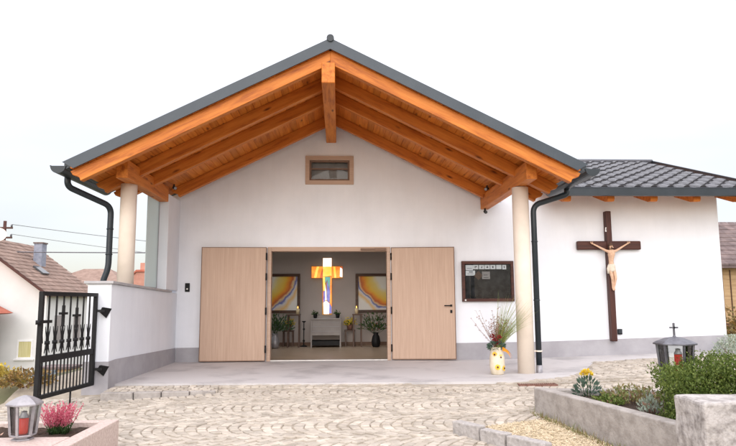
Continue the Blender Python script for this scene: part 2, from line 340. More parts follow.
def tag(o, label=None, cat=None, group=None, kind=None):
    if label: o['label'] = label
    if cat: o['category'] = cat
    if group: o['group'] = group
    if kind: o['kind'] = kind
    return o
def empty(name, loc, label, cat, group=None, rz=0):
    o = bpy.data.objects.new(name, None); C.objects.link(o); o.location = loc; o.rotation_euler = (0, 0, rz); o.empty_display_size = 0.1
    return tag(o, label, cat, group)
def dup(root, loc, label, rz=None):
    r = root.copy(); C.objects.link(r); r.location = loc; r['label'] = label
    if rz is not None: r.rotation_euler = (0, 0, rz)
    for ch in list(root.children):
        c = ch.copy(); C.objects.link(c); c.parent = r
        for g in list(ch.children):
            h = g.copy(); C.objects.link(h); h.parent = c
    return r
def smoothpath(pts, rad=0.08, seg=5):
    pts = [Vector(p) for p in pts]; res = [pts[0]]
    for i in range(1, len(pts) - 1):
        a, b, c = pts[i - 1], pts[i], pts[i + 1]
        r = min(rad, (a - b).length * 0.45, (c - b).length * 0.45)
        p0 = b + (a - b).normalized() * r; p1 = b + (c - b).normalized() * r
        for k in range(seg + 1):
            t = k / seg; res.append(p0 * (1 - t) ** 2 + b * 2 * t * (1 - t) + p1 * t ** 2)
    return res + [pts[-1]]
def rnd(a, b): return random.uniform(a, b)
def rdir(zmin=-1):
    while True:
        v = Vector((rnd(-1, 1), rnd(-1, 1), rnd(-1, 1)))
        if 0.05 < v.length < 1 and v.z / v.length > zmin: return v.normalized()

# ------------------------------------------------------------------ ground
def G(x, y):
    if y > -3.4: z = 0.0
    elif y > -3.6: z = -0.05 * (-3.4 - y) / 0.2
    else: z = -0.05 - 0.048 * (min(-y, 12.6) - 3.6)
    z += 0.028 * min(max(0, x - 3.2), 8)
    if y < -3.3 and x < -1.6: z -= 0.042 * min(-1.6 - x, 3) * min(1, (-3.3 - y) / 0.3)
    return z
def T(x, y):
    z = G(x, y)
    if x < -4.9: z -= 0.3 * min(-4.9 - x, 14)
    if y > 5.5: z -= 0.1 * min(y - 5.5, 30)
    if x > 12: z -= 0.02 * min(x - 12, 40)
    return z - 0.06
mb = MB()
def axis(lo, hi, near0, near1, step):
    a = []; x = near0
    while x <= near1 + 1e-6: a.append(x); x += step
    k = step; x = near0
    pre = []
    while x > lo: k *= 1.35; x -= k; pre.append(max(x, lo))
    k = step; x = a[-1]
    while x < hi: k *= 1.35; x += k; a.append(min(x, hi))
    return pre[::-1] + a
xs = axis(-600, 600, -8, 13, 0.35); ys = axis(-60, 900, -13, 7, 0.35)
nx = len(xs); vs_ = [(x, y, T(x, y)) for y in ys for x in xs]
fs_ = [(j * nx + i, j * nx + i + 1, (j + 1) * nx + i + 1, (j + 1) * nx + i) for j in range(len(ys) - 1) for i in range(nx - 1)]
mb.add(vs_, fs_, True); tag(mb.build('ground', M['terrain'], fixn=False), kind='structure')

def in_poly(x, y, poly):
    c = False; n = len(poly)
    for i in range(n):
        x1, y1 = poly[i]; x2, y2 = poly[(i + 1) % n]
        if (y1 > y) != (y2 > y) and x < (x2 - x1) * (y - y1) / (y2 - y1) + x1: c = not c
    return c
SLAB = [(-3.19, 0.0), (-3.19, -3.32), (0, -3.46), (2.2, -3.50), (2.7, -3.38), (3.5, -3.0), (4.0, -2.3), (4.6, -1.15), (6.0, -0.85), (9.5, -0.75), (9.5, 0.0)]
GRAVEL = [(1.15, -6.05), (2.30, -5.55), (2.85, -8.5), (3.2, -10.5), (3.2, -10.5), (2.3, -7.75)]
PLANTER = [(2.24, -5.23), (5.4, -5.75), (5.4, -10), (2.8, -10)]
GRAVE = [(-2.05, -6.40), (-3.6, -6.40), (-3.6, -7.9), (-2.05, -7.9)]
def fan(poly, zf, name, mat, kind='structure', thick=None):
    bm = bmesh.new(); vv = [bm.verts.new((x, y, 0)) for x, y in poly]; f = bm.faces.new(vv); f.normal_update()
    bmesh.ops.triangulate(bm, faces=[f]); bmesh.ops.subdivide_edges(bm, edges=bm.edges[:], cuts=3, use_grid_fill=True)
    for v in bm.verts: v.co.z = zf(v.co.x, v.co.y)
    bmesh.ops.recalc_face_normals(bm, faces=bm.faces)
    if sum(f.normal.z for f in bm.faces) < 0: bmesh.ops.reverse_faces(bm, faces=bm.faces)
    if thick:
        r = bmesh.ops.extrude_face_region(bm, geom=bm.faces[:]); 
        for e in r['geom']:
            if isinstance(e, bmesh.types.BMVert): e.co.z -= thick
        bmesh.ops.recalc_face_normals(bm, faces=bm.faces)
    me = bpy.data.meshes.new(name); bm.to_mesh(me); bm.free(); me.materials.append(mat)
    o = bpy.data.objects.new(name, me); C.objects.link(o); return tag(o, kind=kind)
def slabz(x, y): return 0.028 * min(max(0, x - 3.2), 8)
fan(SLAB, slabz, 'porch_floor', M['slab'], thick=0.12)
# joint sand below the setts
mb = MB(); st = 0.25; nxx = int(14.2 / st); nyy = int(10.0 / st)
vs_ = [(-4.5 + i * st, -10.2 + j * st, G(-4.5 + i * st, -10.2 + j * st) - 0.014) for j in range(nyy + 1) for i in range(nxx + 1)]
fs_ = [(j * (nxx + 1) + i, j * (nxx + 1) + i + 1, (j + 1) * (nxx + 1) + i + 1, (j + 1) * (nxx + 1) + i) for j in range(nyy) for i in range(nxx)]
mb.add(vs_, fs_, True); tag(mb.build('paving_bed', M['mortar'], fixn=False), kind='structure')
# setts in segmental arcs, lanes along x
mb = MB()
LW = 0.94
def sett(x, y, ang, L, W):
    z = G(x, y) + rnd(-0.006, 0.007); ca, sa = math.cos(ang), math.sin(ang)
    tx, ty = rnd(-0.05, 0.05), rnd(-0.05, 0.05)
    rings = [(1.0, -0.03), (0.97, -0.007), (0.8, 0.0)]; v = []
    jit = [(rnd(-0.006, 0.006), rnd(-0.006, 0.006)) for _ in range(4)]
    for k, dz in rings:
        for (a, b), (ja, jb) in zip(((-1, -1), (1, -1), (1, 1), (-1, 1)), jit):
            u = a * L / 2 * k + ja; q = b * W / 2 * k + jb
            v.append((x + u * ca - q * sa, y + u * sa + q * ca, z + dz + (u * tx + q * ty)))
    f = [(8, 9, 10, 11)]
    for r in (0, 4):
        for j in range(4): f.append((r + j, r + (j + 1) % 4, r + 4 + (j + 1) % 4, r + 4 + j))
    mb.add(v, f)
GRATE = [(2.5, -3.44), (3.1, -3.44), (3.1, -3.68), (2.5, -3.68)]
lane = 0; y0 = -0.60
while y0 > -10.2:
    yc = y0 - LW / 2; ph = rnd(0, 0.12)
    xk = -4.9 + ph
    while xk < 9.6:
        n = 9
        for i in range(n):
            t = -1 + (i + 0.5) * 2 / n
            x = xk + 0.33 * t * t; y = yc + LW / 2 * t * 0.985
            if x < -4.3 or x > 9.4 or y > -0.25 or (y > -3.4 and x < 2.5) or in_poly(x, y, SLAB) or in_poly(x, y, GRAVEL) or in_poly(x, y, PLANTER) or in_poly(x, y, GRAVE) or in_poly(x, y, GRATE): continue
            if y > -5.2 and x > 6.5 and y < -4.9: pass
            if x < -3.16 and y > -3.66: continue
            if y < -8.9: continue
            ang = math.atan2(LW / 2, 0.66 * t)   # tangent along the arc
            sett(x, y, ang, 0.1 * math.hypot(1, 0.66 * t / (LW / 2)) + rnd(-0.01, 0.006), 0.102 * math.sin(ang) + rnd(-0.012, 0.006))
        xk += 0.112 + rnd(-0.006, 0.006)
    y0 -= LW
# border row along the slab front, and the kept-up strip at the left
x = -3.1
while x < 2.6:
    L = rnd(0.09, 0.125); sett(x + L / 2, -3.40 - 0.045 * (x + 3.2) - 0.06 if x > 0 else -3.44 - 0.04 * (x + 3.2), 0, L - 0.008, 0.1); x += L
tag(mb.build('cobblestone_paving', M['cobble'], fixn=False), kind='structure')
mb = MB(); x = -3.12
for i in range(4):
    L = rnd(0.3, 0.42); zt = -0.03 - 0.001 * i; y_ = -3.90 + 0.03 * i
    mb.box(x, y_ - 0.12, -0.3, x + L - 0.008, y_, zt + rnd(-0.004, 0.004)); x += L
k = mb.build('granite_kerb', M['concrete'], bev=0.012); tag(k, kind='structure')
# raised strip of setts behind that kerb
mb = MB()
for j in range(4):
    x = -3.13
    while x < -1.7:
        L = rnd(0.09, 0.12); yy = -3.83 + j * 0.105; zz = -0.024 + j * 0.005
        mb.box(x, yy - 0.05 + rnd(-.004, .004), -0.2, x + L - 0.008, yy + 0.05 + rnd(-.004, .004), zz + rnd(-0.004, 0.004)); x += L
tag(mb.build('raised_paving_strip', M['cobble'], bev=0.012), kind='structure')
# gravel bed
fan(GRAVEL, lambda x, y: G(x, y) - 0.004, 'gravel_bed', M['gravel'])
mb = MB(); k = 0
while k < 5200:
    x, y = rnd(1.1, 3.1), rnd(-9.2, -5.5)
    if not in_poly(x, y, GRAVEL): continue
    r = rnd(0.005, 0.013); z = G(x, y) + r * 0.3
    a = [Vector((rnd(.7, 1.2) * r * p[0], rnd(.7, 1.2) * r * p[1], r * .75 * p[2])) for p in ((1, 0, 0), (0, 1, 0), (-1, 0, 0), (0, -1, 0), (0, 0, 1))]
    an = rnd(0, 6.3); mt = Matrix.Rotation(an, 3, 'Z')
    mb.add([mt @ q + Vector((x, y, z)) for q in a], [(0, 1, 4), (1, 2, 4), (2, 3, 4), (3, 0, 4)]); k += 1
tag(mb.build('gravel', M['gravel'], fixn=False), 'pale straw coloured gravel between the kerb blocks and the concrete planter', 'gravel', kind='stuff')

# ------------------------------------------------------------------ the chapel
XR = -0.14                                   # ridge x
chapel = empty('chapel', (0, 0, 0), 'white funeral chapel with open double door and orange timber porch gable', 'chapel')
def part(mbx, name, mat, parent=None, **k): return mbx.build(name, mat, parent or chapel, **k)
def roofz(x, top): return top - 0.5 * abs(x - XR)
TH = 0.30
mb = MB()
def wallpiece(x0, x1, z0, ztop=None):
    xs = [x0] + ([XR] if x0 < XR < x1 and ztop is None else []) + [x1]
    poly = [(x0, z0), (x1, z0)] + [(x, roofz(x, 4.86) if ztop is None else ztop) for x in reversed(xs)]
    mb.prism(poly, 0, TH)
wallpiece(-3.36, -1.43, -0.3); wallpiece(1.015, 3.3, -0.3)
wallpiece(-1.43, 1.015, 2.235, 3.51)
wallpiece(-1.43, -0.69, 3.51); wallpiece(0.28, 1.015, 3.51); 
mb.prism([(-0.69, 4.09), (0.28, 4.09), (0.28, roofz(0.28, 4.86)), (XR, 4.86), (-0.69, roofz(-0.69, 4.86))], 0, TH)
wallpiece(3.3, 7.83, -0.3, 3.42)
mb.box(7.53, TH, -0.3, 7.83, 7.5, 3.42)
mb.prism([(0.3, 3.42), (7.5, 3.42), (3.8, 4.75)], 7.53, 7.83, 'x')
mb.box(-3.36, TH, -0.6, -3.06, 1.2, 3.2); mb.box(-3.36, 4.2, -0.6, -3.06, 7.5, 3.2); mb.box(-3.36, 1.2, -0.6, -3.06, 4.2, 0.7); mb.box(-3.36, 1.2, 2.65, -3.06, 4.2, 3.2)
mb.box(-3.36, 7.5, -0.8, 7.83, 7.8, 3.2)
part(mb, 'wall', M['render'])
mb = MB()                                     # return wall of the porch at the left
mb.box(-3.365, -0.83, 1.38, -3.18, -0.003, 3.16); part(mb, 'pilaster', M['render'], bev=0.008)
# plinth
mb = MB()
def pl(x0, x1, za, zb): mb.prism([(x0, -0.3), (x1, -0.3), (x1, zb), (x0, za)], -0.012, 0.01)
pl(-3.17, -1.44, 0.272, 0.285); part(mb, 'plinth', M['plinth']); mb = MB()
pl(1.025, 4.0, 0.312, 0.335); pl(4.0, 7.845, 0.335, 0.44); part(mb, 'plinth', M['plinth'])
# low porch wall with coping
lw = MB(); lw.prism([(-3.58, -0.6), (-3.58, 1.405), (-0.003, 1.325), (-0.003, -0.6)], -3.52, -3.19, 'x')
lwo = part(lw, 'low_wall', M['render'], bev=0.01)
mb = MB(); mb.prism([(-3.592, -0.6), (-3.592, 0.335), (-3.3, 0.345), (-0.016, 0.272), (-0.016, -0.6)], -3.532, -3.178, 'x'); part(mb, 'wall_plinth', M['plinth'], lwo)
mb = MB(); mb.prism([(-3.62, 1.407), (-3.62, 1.445), (-0.5, 1.368), (-0.5, 1.335)], -3.56, -3.155, 'x'); part(mb, 'coping', M['cap'], lwo, bev=0.004)
# columns
mb = MB()
mb.lathe([(0.125, 0), (0.125, 1.60)], (-3.35, -2.55, 1.415), 40); part(mb, 'column', M['column'])
mb = MB(); mb.lathe([(0.132, -0.1), (0.132, 2.99)], (2.965, -2.5, 0.0), 40); part(mb, 'column', M['column'])
# timber: every piece is built along its local X
A = math.atan(0.5); ca = math.cos(A)
def rafter(y, side, tail=3.72, th=0.12, zr=4.68):
    """underside at the ridge zr; tail = horizontal reach"""
    mb = MB(); h = 0.21 * ca; L = tail / ca
    prof = [(-h * 0.5, h), (0.0, 0.0)] + [(L - 0.15, 0)]
    for t in (0.2, 0.4, 0.6, 0.8): prof.append((L - 0.15 - 0.03 * math.sin(t * math.pi) + 0.055 * t, 0.6 * h * t))
    prof += [(L - 0.088, 0.66 * h), (L - 0.08, h)]
    
    mb.prism(prof, -th / 2, th / 2)
    o = part(mb, 'rafter', M['timber'], bev=0.006)
    o.location = (XR, y, zr)
    o.rotation_euler = (0, A, 0) if side > 0 else (0, A, math.pi)
    if side > 0: o.rotation_euler = (0, A, 0)
    return o
for y in (-3.46, -2.5, -1.72):
    for sd in (-1, 1): rafter(y, sd)
for sd in (-1, 1): rafter(-0.33, sd, 3.12)
def timber(a, b, wx, wz, name):
    a, b = Vector(a), Vector(b); d = b - a; L = d.length
    mb = MB(); mb.box(-L / 2, -wx / 2, -wz / 2, L / 2, wx / 2, wz / 2)
    o = part(mb, name, M['timber'], bev=0.012)
    o.location = (a + b) / 2; o.rotation_euler = d.to_track_quat('X', 'Z').to_euler(); return o
timber((XR - 0.03, -3.56, 4.53), (XR - 0.03, -0.005, 4.53), 0.2, 0.32, 'ridge_beam')
timber((-3.28, -3.12, 3.15), (-3.28, -0.835, 3.15), 0.18, 0.28, 'plate_beam')
timber((2.955, -3.2, 3.14), (2.955, -0.005, 3.14), 0.17, 0.28, 'plate_beam')
for x0, x1 in ((-3.42, -2.95), (2.5, 3.1)):
    mb = MB(); w_ = x1 - x0
    mb.prism([(-w_ / 2 + 0.09, -0.1), (w_ / 2, -0.1), (w_ / 2, 0.1), (-w_ / 2, 0.1), (-w_ / 2, 0.04), (-w_ / 2 + 0.02, -0.03)], -0.07, 0.07)
    o = part(mb, 'bearing_block', M['timber'], bev=0.008); o.location = ((x0 + x1) / 2, -0.24, 3.45 if x0 < 0 else 3.49)
# soffit boards (grooved), grain along y -> local X
for sd in (-1, 1):
    mb = MB(); u = 0.02; bw = 0.125
    Lmax = 3.70 / ca
    while u < Lmax:
        u1 = min(u + bw, Lmax); y0_, y1_ = -3.59, (0.0 if u1 * ca < 3.3 else -1.68)
        mb.prism([(-(u1 - 0.0008), 0.0), (-(u1 - 0.006), -0.005), (-(u + 0.006), -0.005), (-(u + 0.0008), 0), (-(u + 0.0008), 0.022), (-(u1 - 0.0008), 0.022)], y0_, y1_, 'x')
        u = u1
    o = part(mb, 'soffit_boards', M['boards'])
    zt = 4.68 + 0.21 + 0.009
    # local (X=along y, Y=-(slope distance), Z=normal)
    sx = Vector((sd * ca, 0, -math.sin(A))); nrm = Vector((sd * math.sin(A), 0, ca)); ydir = Vector((0, 1, 0))
    Yl = -sx; Xl = ydir; Zl = nrm
    if Xl.cross(Yl).dot(Zl) < 0:
        for v in o.data.vertices: v.co.x = -v.co.x
        Xl = -ydir
        o.data.flip_normals()
    mt = Matrix((Xl, Yl, Zl)).transposed().to_4x4(); mt.translation = Vector((XR, 0, zt)); o.matrix_local = mt
# sheet roof, with the deep front fascia
mb = MB()
for sd in (-1, 1):
    def P(dx, dz): return (XR + sd * dx, dz)
    zr0, zr1 = 4.935, 5.045
    for (ya, yb, reach, st_) in ((-3.57, -1.68, 3.80, 0), (-1.68, 1.4, 3.36, 0), (1.4, 4.0, 3.36, 1.9), (4.0, 7.9, 3.36, 0)):
        mb.prism([P(st_, zr0 - 0.5 * st_), P(reach, zr0 - 0.5 * reach), P(reach, zr1 - 0.5 * reach), P(st_, zr1 - 0.5 * st_)], ya, yb)
    # fascia sheet
    mb.prism([P(0.0, 4.882), P(3.66, 4.882 - 1.83), P(3.82, 5.05 - 1.91), P(0.0, 5.05)], -3.605, -3.573)
    k = -2.9
    while k < 1.2:
        reach = 3.8 if k < -1.7 else 3.36
        mb.prism([P(0.1, zr1 - 0.06), P(reach, zr1 - 0.5 * reach - 0.01), P(reach, zr1 - 0.5 * reach + 0.03), P(0.1, zr1 - 0.02)], k, k + 0.02); k += 0.55
roof = part(mb, 'sheet_metal_roof', M['metal'])
mb = MB(); mb.tube([(XR, -3.63, 5.045), (XR, 7.9, 5.045)], 0.055, 14); part(mb, 'ridge_cap', M['gutter'], roof)
# gutters and downpipes
def gutter(cx, y0, y1, cz, r=0.108, parent=None, name='gutter'):
    mb = MB(); n = 12; poly = [(cx - r * math.cos(math.pi * i / n), cz - r * math.sin(math.pi * i / n)) for i in range(n + 1)]
    poly2 = [(cx - (r - .006) * math.cos(math.pi * i / n), cz - (r - .006) * math.sin(math.pi * i / n)) for i in range(n + 1)]
    mb.prism(poly + poly2[::-1], y0, y1); mb.prism(poly, y0 - 0.012, y0 + 0.002); mb.prism(poly, y1 - 0.002, y1 + 0.012)
    mb.tube([(cx - r, y0, cz), (cx - r, y1, cz)], 0.011, 8); mb.tube([(cx + r, y0, cz), (cx + r, y1, cz)], 0.011, 8)
    return part(mb, name, M['gutter'], parent)
gl = gutter(-4.02, -3.58, -1.72, 3.088)
gr = gutter(3.75, -3.58, -1.72, 3.075)
for sx, cx in ((-1, -4.04), (1, 3.78)):
    mb = MB()      # eave flashing running into the gutter
    xe = XR + sx * 3.72
    mb.prism([(xe, 3.06), (xe, 3.11), (cx, 3.075), (cx, 3.06)], -3.56, -1.73)
    part(mb, 'eave_flashing', M['gutter'])
def pipe(pts, r=0.046): mb = MB(); mb.tube(smoothpath(pts, 0.13, 7), r, 16); return part(mb, 'downpipe', M['gutter'])
p1 = pipe([(-4.04, -3.2, 3.06), (-4.04, -3.2, 2.86), (-3.62, -2.55, 2.66), (-3.62, -2.55, 1.68), (-3.70, -2.55, 1.46), (-3.70, -2.55, -0.25)])
p2 = pipe([(3.75, -2.5, 2.99), (3.75, -2.5, 2.88), (3.175, -2.5, 2.70), (3.175, -2.5, 0.12)])
for p, cx, zs in ((p1, -3.62, (2.3, 1.9)), (p2, 3.175, (1.15, 2.1))):
    for z in zs: mb = MB(); mb.lathe([(0.053, -0.01), (0.053, 0.01)], (cx, -2.55 if cx < 0 else -2.5, z), 16); part(mb, 'bracket', M['gutter'], p)
mb = MB(); mb.lathe([(0.05, -0.1), (0.05, 0.125)], (3.175, -2.5, 0.0), 16); part(mb, 'standpipe', M['zinc'], p2)
mb = MB(); mb.lathe([(0.056, -0.012), (0.056, 0.012)], (3.175, -2.5, 0.345), 16); mb.box(3.05, -2.515, 0.335, 3.13, -2.485, 0.355); part(mb, 'pipe_clamp', M['column'], p2)
# wing roof with real tile relief
sl_ = 0.338; YE, ZE, YR = -0.86, 3.285, 3.80
def tiles(name, x0, x1, ya, yb, ze, ye, slope, mat, parent, cw=0.325, course=0.42, amp=0.04, lift=0.032):
    mb = MB(); nrm = Vector((0, -slope, 1)).normalized(); up_ = Vector((0, 1, slope)).normalized()
    nc = int((x1 - x0) / cw + 0.5); L = (yb - ya) * math.hypot(1, slope); nr = int(L / course + 0.999)
    base = Vector((0, ya, ze + slope * (ya - ye)))
    prof = [(0, 0.0), (0.1, 0.85), (0.2, 1.0), (0.3, 0.85), (0.42, 0.12), (0.6, 0.0), (0.85, 0.0), (1.0, 0.02)]
    for r in range(nr):
        u0 = r * course; u1 = min(u0 + course + 0.03, L)
        for c in range(nc):
            xa = x0 + c * cw + rnd(-0.002, 0.002); vs = []; dz = rnd(-0.003, 0.003)
            for (uu, lf) in ((u0, -0.02), (u0, lift), (u1, 0.004)):
                for t, hgt in prof:
                    p = base + up_ * uu + nrm * (lf + dz + (amp * hgt if lf > -0.01 else 0)); vs.append((xa + t * (cw + 0.004), p.y, p.z))
            k = len(prof)
            fs = [(i, i + 1, k + i + 1, k + i) for i in range(k - 1)] + [(k + i, k + i + 1, 2 * k + i + 1, 2 * k + i) for i in range(k - 1)]
            mb.add(vs, fs)
    return mb.build(name, mat, parent, fixn=False)
wr = tiles('tiled_wing_roof', 4.05, 8.43, YE, YR, ZE, YE, sl_, M['tile'], chapel)
mb = MB(); zR = ZE + sl_ * (YR - YE)
mb.prism([(YE + 0.02, ZE - 0.055), (YR, zR - 0.055), (YR + 4.6, ZE - 0.055), (YR + 4.6, ZE - 0.025), (YR, zR - 0.022), (YE + 0.02, ZE - 0.022)], 4.02, 8.41, 'x')
mb.prism([(0.35, ZE + sl_ * 1.2 - 0.1), (YR, zR - 0.06), (YR, zR), (0.35, ZE + sl_ * 1.2 - 0.04)], 1.5, 4.02, 'x'); part(mb, 'roof_deck', M['boards'], wr)
mb = MB(); mb.tube([(1.5, YR, zR + 0.0), (8.46, YR, zR + 0.0)], 0.09, 12); part(mb, 'ridge_tiles', M['tile'], wr)
mb = MB(); mb.prism([(YE - 0.01, ZE - 0.06), (YR, zR - 0.06), (YR + 4.6, ZE - 0.06), (YR + 4.6, ZE + 0.05), (YR, zR + 0.06), (YE - 0.01, ZE + 0.05)], 8.43, 8.47, 'x'); part(mb, 'verge_trim', M['gutter'], wr)
mb = MB(); mb.box(3.98, YE - 0.1, ZE - 0.15, 8.45, YE - 0.085, ZE - 0.01); mb.tube([(3.98, YE - 0.092, ZE - 0.008), (8.45, YE - 0.092, ZE - 0.008)], 0.012, 8)
mb.box(3.98, YE - 0.085, ZE - 0.15, 8.45, YE - 0.0, ZE - 0.138); mb.box(3.98, YE + 0.005, ZE - 0.14, 8.45, YE + 0.018, ZE - 0.03)
part(mb, 'box_gutter', M['gutter'], wr)
xx = 4.42
while xx < 8.4:
    mb = MB(); t0 = -0.72
    L = 0.9
    def zz(y): return ZE - 0.06 + sl_ * (y - YE)
    prof = [(-0.72, zz(-0.72)), (0.02, zz(0.02)), (0.02, zz(0.02) - 0.25), (-0.58, zz(-0.58) - 0.25), (-0.69, zz(-0.69) - 0.22), (-0.72, zz(-0.72) - 0.17)]
    mb.prism([(a, b) for a, b in prof], -0.07, 0.07, 'x'); o = part(mb, 'rafter_tail', M['timber'], bev=0.006); o.location = (xx, 0, 0); xx += 0.86
mb = MB(); mb.prism([(-0.80, 3.225), (0.0, 3.225 + 0.8 * sl_), (0.0, 3.215 + 0.8 * sl_), (-0.80, 3.21)], 3.95, 8.40, 'x'); part(mb, 'wing_soffit', M['boards'])

# vent window
mb = MB(); a, b, c, d_ = -0.695, 0.285, 3.505, 4.095; fwid = 0.085
for bx in ((a, c, b, c + fwid), (a, d_ - fwid, b, d_), (a, c + fwid, a + fwid, d_ - fwid), (b - fwid, c + fwid, b, d_ - fwid)): mb.box(bx[0], -0.03, bx[1], bx[2], 0.1, bx[3])
vw = part(mb, 'vent_window', M['oak'], bev=0.004)
mb = MB(); a2, b2, c2, d2 = a + fwid, b - fwid, c + fwid, d_ - fwid; f2 = 0.035
for bx in ((a2, c2, b2, c2 + f2), (a2, d2 - f2, b2, d2), (a2, c2 + f2, a2 + f2, d2 - f2), (b2 - f2, c2 + f2, b2, d2 - f2)): mb.box(bx[0], 0.02, bx[1], bx[2], 0.07, bx[3])
mb.box(a2 + f2, 0.03, c2 + 0.235, b2 - f2, 0.06, c2 + 0.26); mb.box(-0.21, -0.01, d2 - 0.03, -0.19, 0.02, d2 + 0.05)
part(mb, 'sash', M['oakdark'], vw)
mb = MB(); mb.box(a2 + f2, 0.045, c2 + f2, b2 - f2, 0.05, d2 - f2); part(mb, 'pane', M['caseglass'], vw)
mb = MB(); mb.box(a2, 0.16, c2, b2, 0.18, d2); part(mb, 'blind', M['altar'], vw)
# door frame, leaves
mb = MB(); mb.box(-1.43, -0.02, 0.0, -1.355, 0.2, 2.235); mb.box(0.945, -0.02, 0.0, 1.015, 0.2, 2.235); mb.box(-1.355, -0.02, 2.15, 0.945, 0.2, 2.235)
# local X is grain: build the jambs as they stand
df = part(mb, 'door_frame', M['oak'], bev=0.004)
mb = MB(); mb.box(-1.355, 0.0, 0.001, 0.945, 0.16, 0.018); part(mb, 'threshold', M['steel'], df)
mb = MB(); mb.box(0.42, -0.065, 2.165, 0.93, -0.022, 2.205); mb.box(0.70, -0.075, 2.158, 0.93, -0.065, 2.212); part(mb, 'door_closer', M['oakdark'], df, bev=0.005)
def leaf(name, hinge, ang, sgn):
    """built with local X up (grain), then stood up; w along world x"""
    W, H, Tk = 1.235, 2.20, 0.065
    mb = MB(); mb.box(0.008, 0.0, 0.0, H - 0.008, W, Tk)
    o = part(mb, 'door_leaf', M['oak'], bev=0.004)
    mb = MB()
    for q in ((0, -0.012, -0.006, H, 0.0, Tk + 0.003), (0, W, -0.006, H, W + 0.012, Tk + 0.003), (-0.004, -0.012, -0.006, 0.008, W + 0.012, Tk + 0.003), (H - 0.008, -0.012, -0.006, H + 0.004, W + 0.012, Tk + 0.003)): mb.box(*q)
    part(mb, 'edge_trim', M['oakdark'], o)
    # local X -> up, local Y -> along the leaf away from the hinge, local Z -> its outward side
    Y = Vector((sgn * math.cos(ang), -math.sin(ang), 0)); X = Vector((0, 0, 1)); Z = X.cross(Y)
    mt = Matrix((X, Y, Z)).transposed().to_4x4(); mt.translation = Vector(hinge); o.matrix_local = mt
    out_ = Tk if Z.y < 0 else 0.0                  # the side that faces the yard
    s_ = 1 if Z.y < 0 else -1
    for z in (0.22, 0.95, 1.62, 2.02):
        mb = MB(); mb.tube([(z - 0.07, -0.012, out_), (z + 0.07, -0.012, out_)], 0.016, 10); part(mb, 'hinge', M['black'], o)
    return o, out_, s_, W
l1, o1, s1, W_ = leaf('door_leaf', (-1.455, -0.05, 0.02), R(2.0), -1)
l2, o2, s2, W_ = leaf('door_leaf', (1.04, -0.05, 0.02), R(5.0), 1)
mb = MB(); hz = 1.04
mb.box(hz - 0.02, W_ - 0.09, o2, hz + 0.02, W_ - 0.05, o2 + s2 * 0.012); mb.tube(smoothpath([(hz, W_ - 0.07, o2), (hz, W_ - 0.07, o2 + s2 * 0.05), (hz, W_ - 0.21, o2 + s2 * 0.05)], 0.02, 4), 0.011, 10)
part(mb, 'handle', M['black'], l2)
mb = MB(); mb.box(hz - 0.145, W_ - 0.092, o2, hz - 0.085, W_ - 0.052, o2 + s2 * 0.012); mb.box(hz - 0.125, W_ - 0.078, o2, hz - 0.1, W_ - 0.066, o2 + s2 * 0.022); part(mb, 'keyhole_plate', M['black'], l2)
# room behind the door
mb = MB(); mb.box(-2.7, 4.5, -0.05, 2.75, 4.56, 2.8); mb.box(-3.055, 0.3, -0.05, -2.7, 1.2, 2.8); mb.box(-3.055, 4.2, -0.05, -2.7, 4.56, 2.8); mb.box(-3.055, 1.2, -0.05, -2.7, 4.2, 0.7); mb.box(-3.055, 1.2, 2.65, -2.7, 4.2, 2.8); mb.box(2.75, 0.3, -0.05, 2.81, 4.56, 2.8)
iw = part(mb, 'room_wall', M['inwall'])
mb = MB(); mb.box(-2.7, 4.482, 0.0, 2.75, 4.5, 0.09); mb.box(-2.7, 0.31, 0, -2.685, 4.48, 0.09); mb.box(2.735, 0.31, 0, 2.75, 4.48, 0.09); part(mb, 'skirting', M['oakdark'], iw)
mb = MB(); mb.box(-2.7, 0.16, -0.08, 2.75, 4.5, 0.0); part(mb, 'room_floor', M['infloor'])
mb = MB(); mb.box(-2.8, 0.3, 2.8, 2.8, 1.4, 2.86); mb.box(-2.8, 4.0, 2.8, 2.8, 4.6, 2.86); mb.box(-2.8, 1.4, 2.8, -2.0, 4.0, 2.86); mb.box(1.75, 1.4, 2.8, 2.8, 4.0, 2.86); part(mb, 'room_ceiling', M['inceil'])
for sd in (-1, 1):
    mb = MB(); mb.prism([(XR + sd * 0.02, 5.02), (XR + sd * 1.9, 4.08), (XR + sd * 1.9, 4.07), (XR + sd * 0.02, 5.01)], 1.4, 4.0); part(mb, 'added_rooflight', M['glass'], roof)  # invented roof glazing, out of view, added to bring daylight into the room
mb = MB()
for x0_, x1_, zt_ in ((-2.06, -2.0, 4.0), (1.75, 1.81, 3.9)): mb.box(x0_, 1.4, 2.862, x1_, 4.0, zt_)
for ya_ in (1.34, 4.0): mb.prism([(-2.06, 2.862), (1.81, 2.862), (1.81, 3.9), (XR, 4.9), (-2.06, 3.9)], ya_, ya_ + 0.06)
part(mb, 'added_light_shaft', M['inceil'])  # unseen shaft added below the roof opening to lead its daylight down
mb = MB()
for q in ((1.2, 0.7, 4.2, 0.78), (1.2, 2.57, 4.2, 2.65), (1.2, 0.78, 1.28, 2.57), (4.12, 0.78, 4.2, 2.57), (2.66, 0.78, 2.74, 2.57)): mb.box(-3.3, q[0], q[1], -3.2, q[2], q[3])
sw = part(mb, 'added_side_window', M['oak'])  # invented window in the hidden left wall, added to brighten the room
mb = MB(); mb.box(-3.255, 1.28, 0.78, -3.25, 4.12, 2.57); part(mb, 'pane', M['glass'], sw)
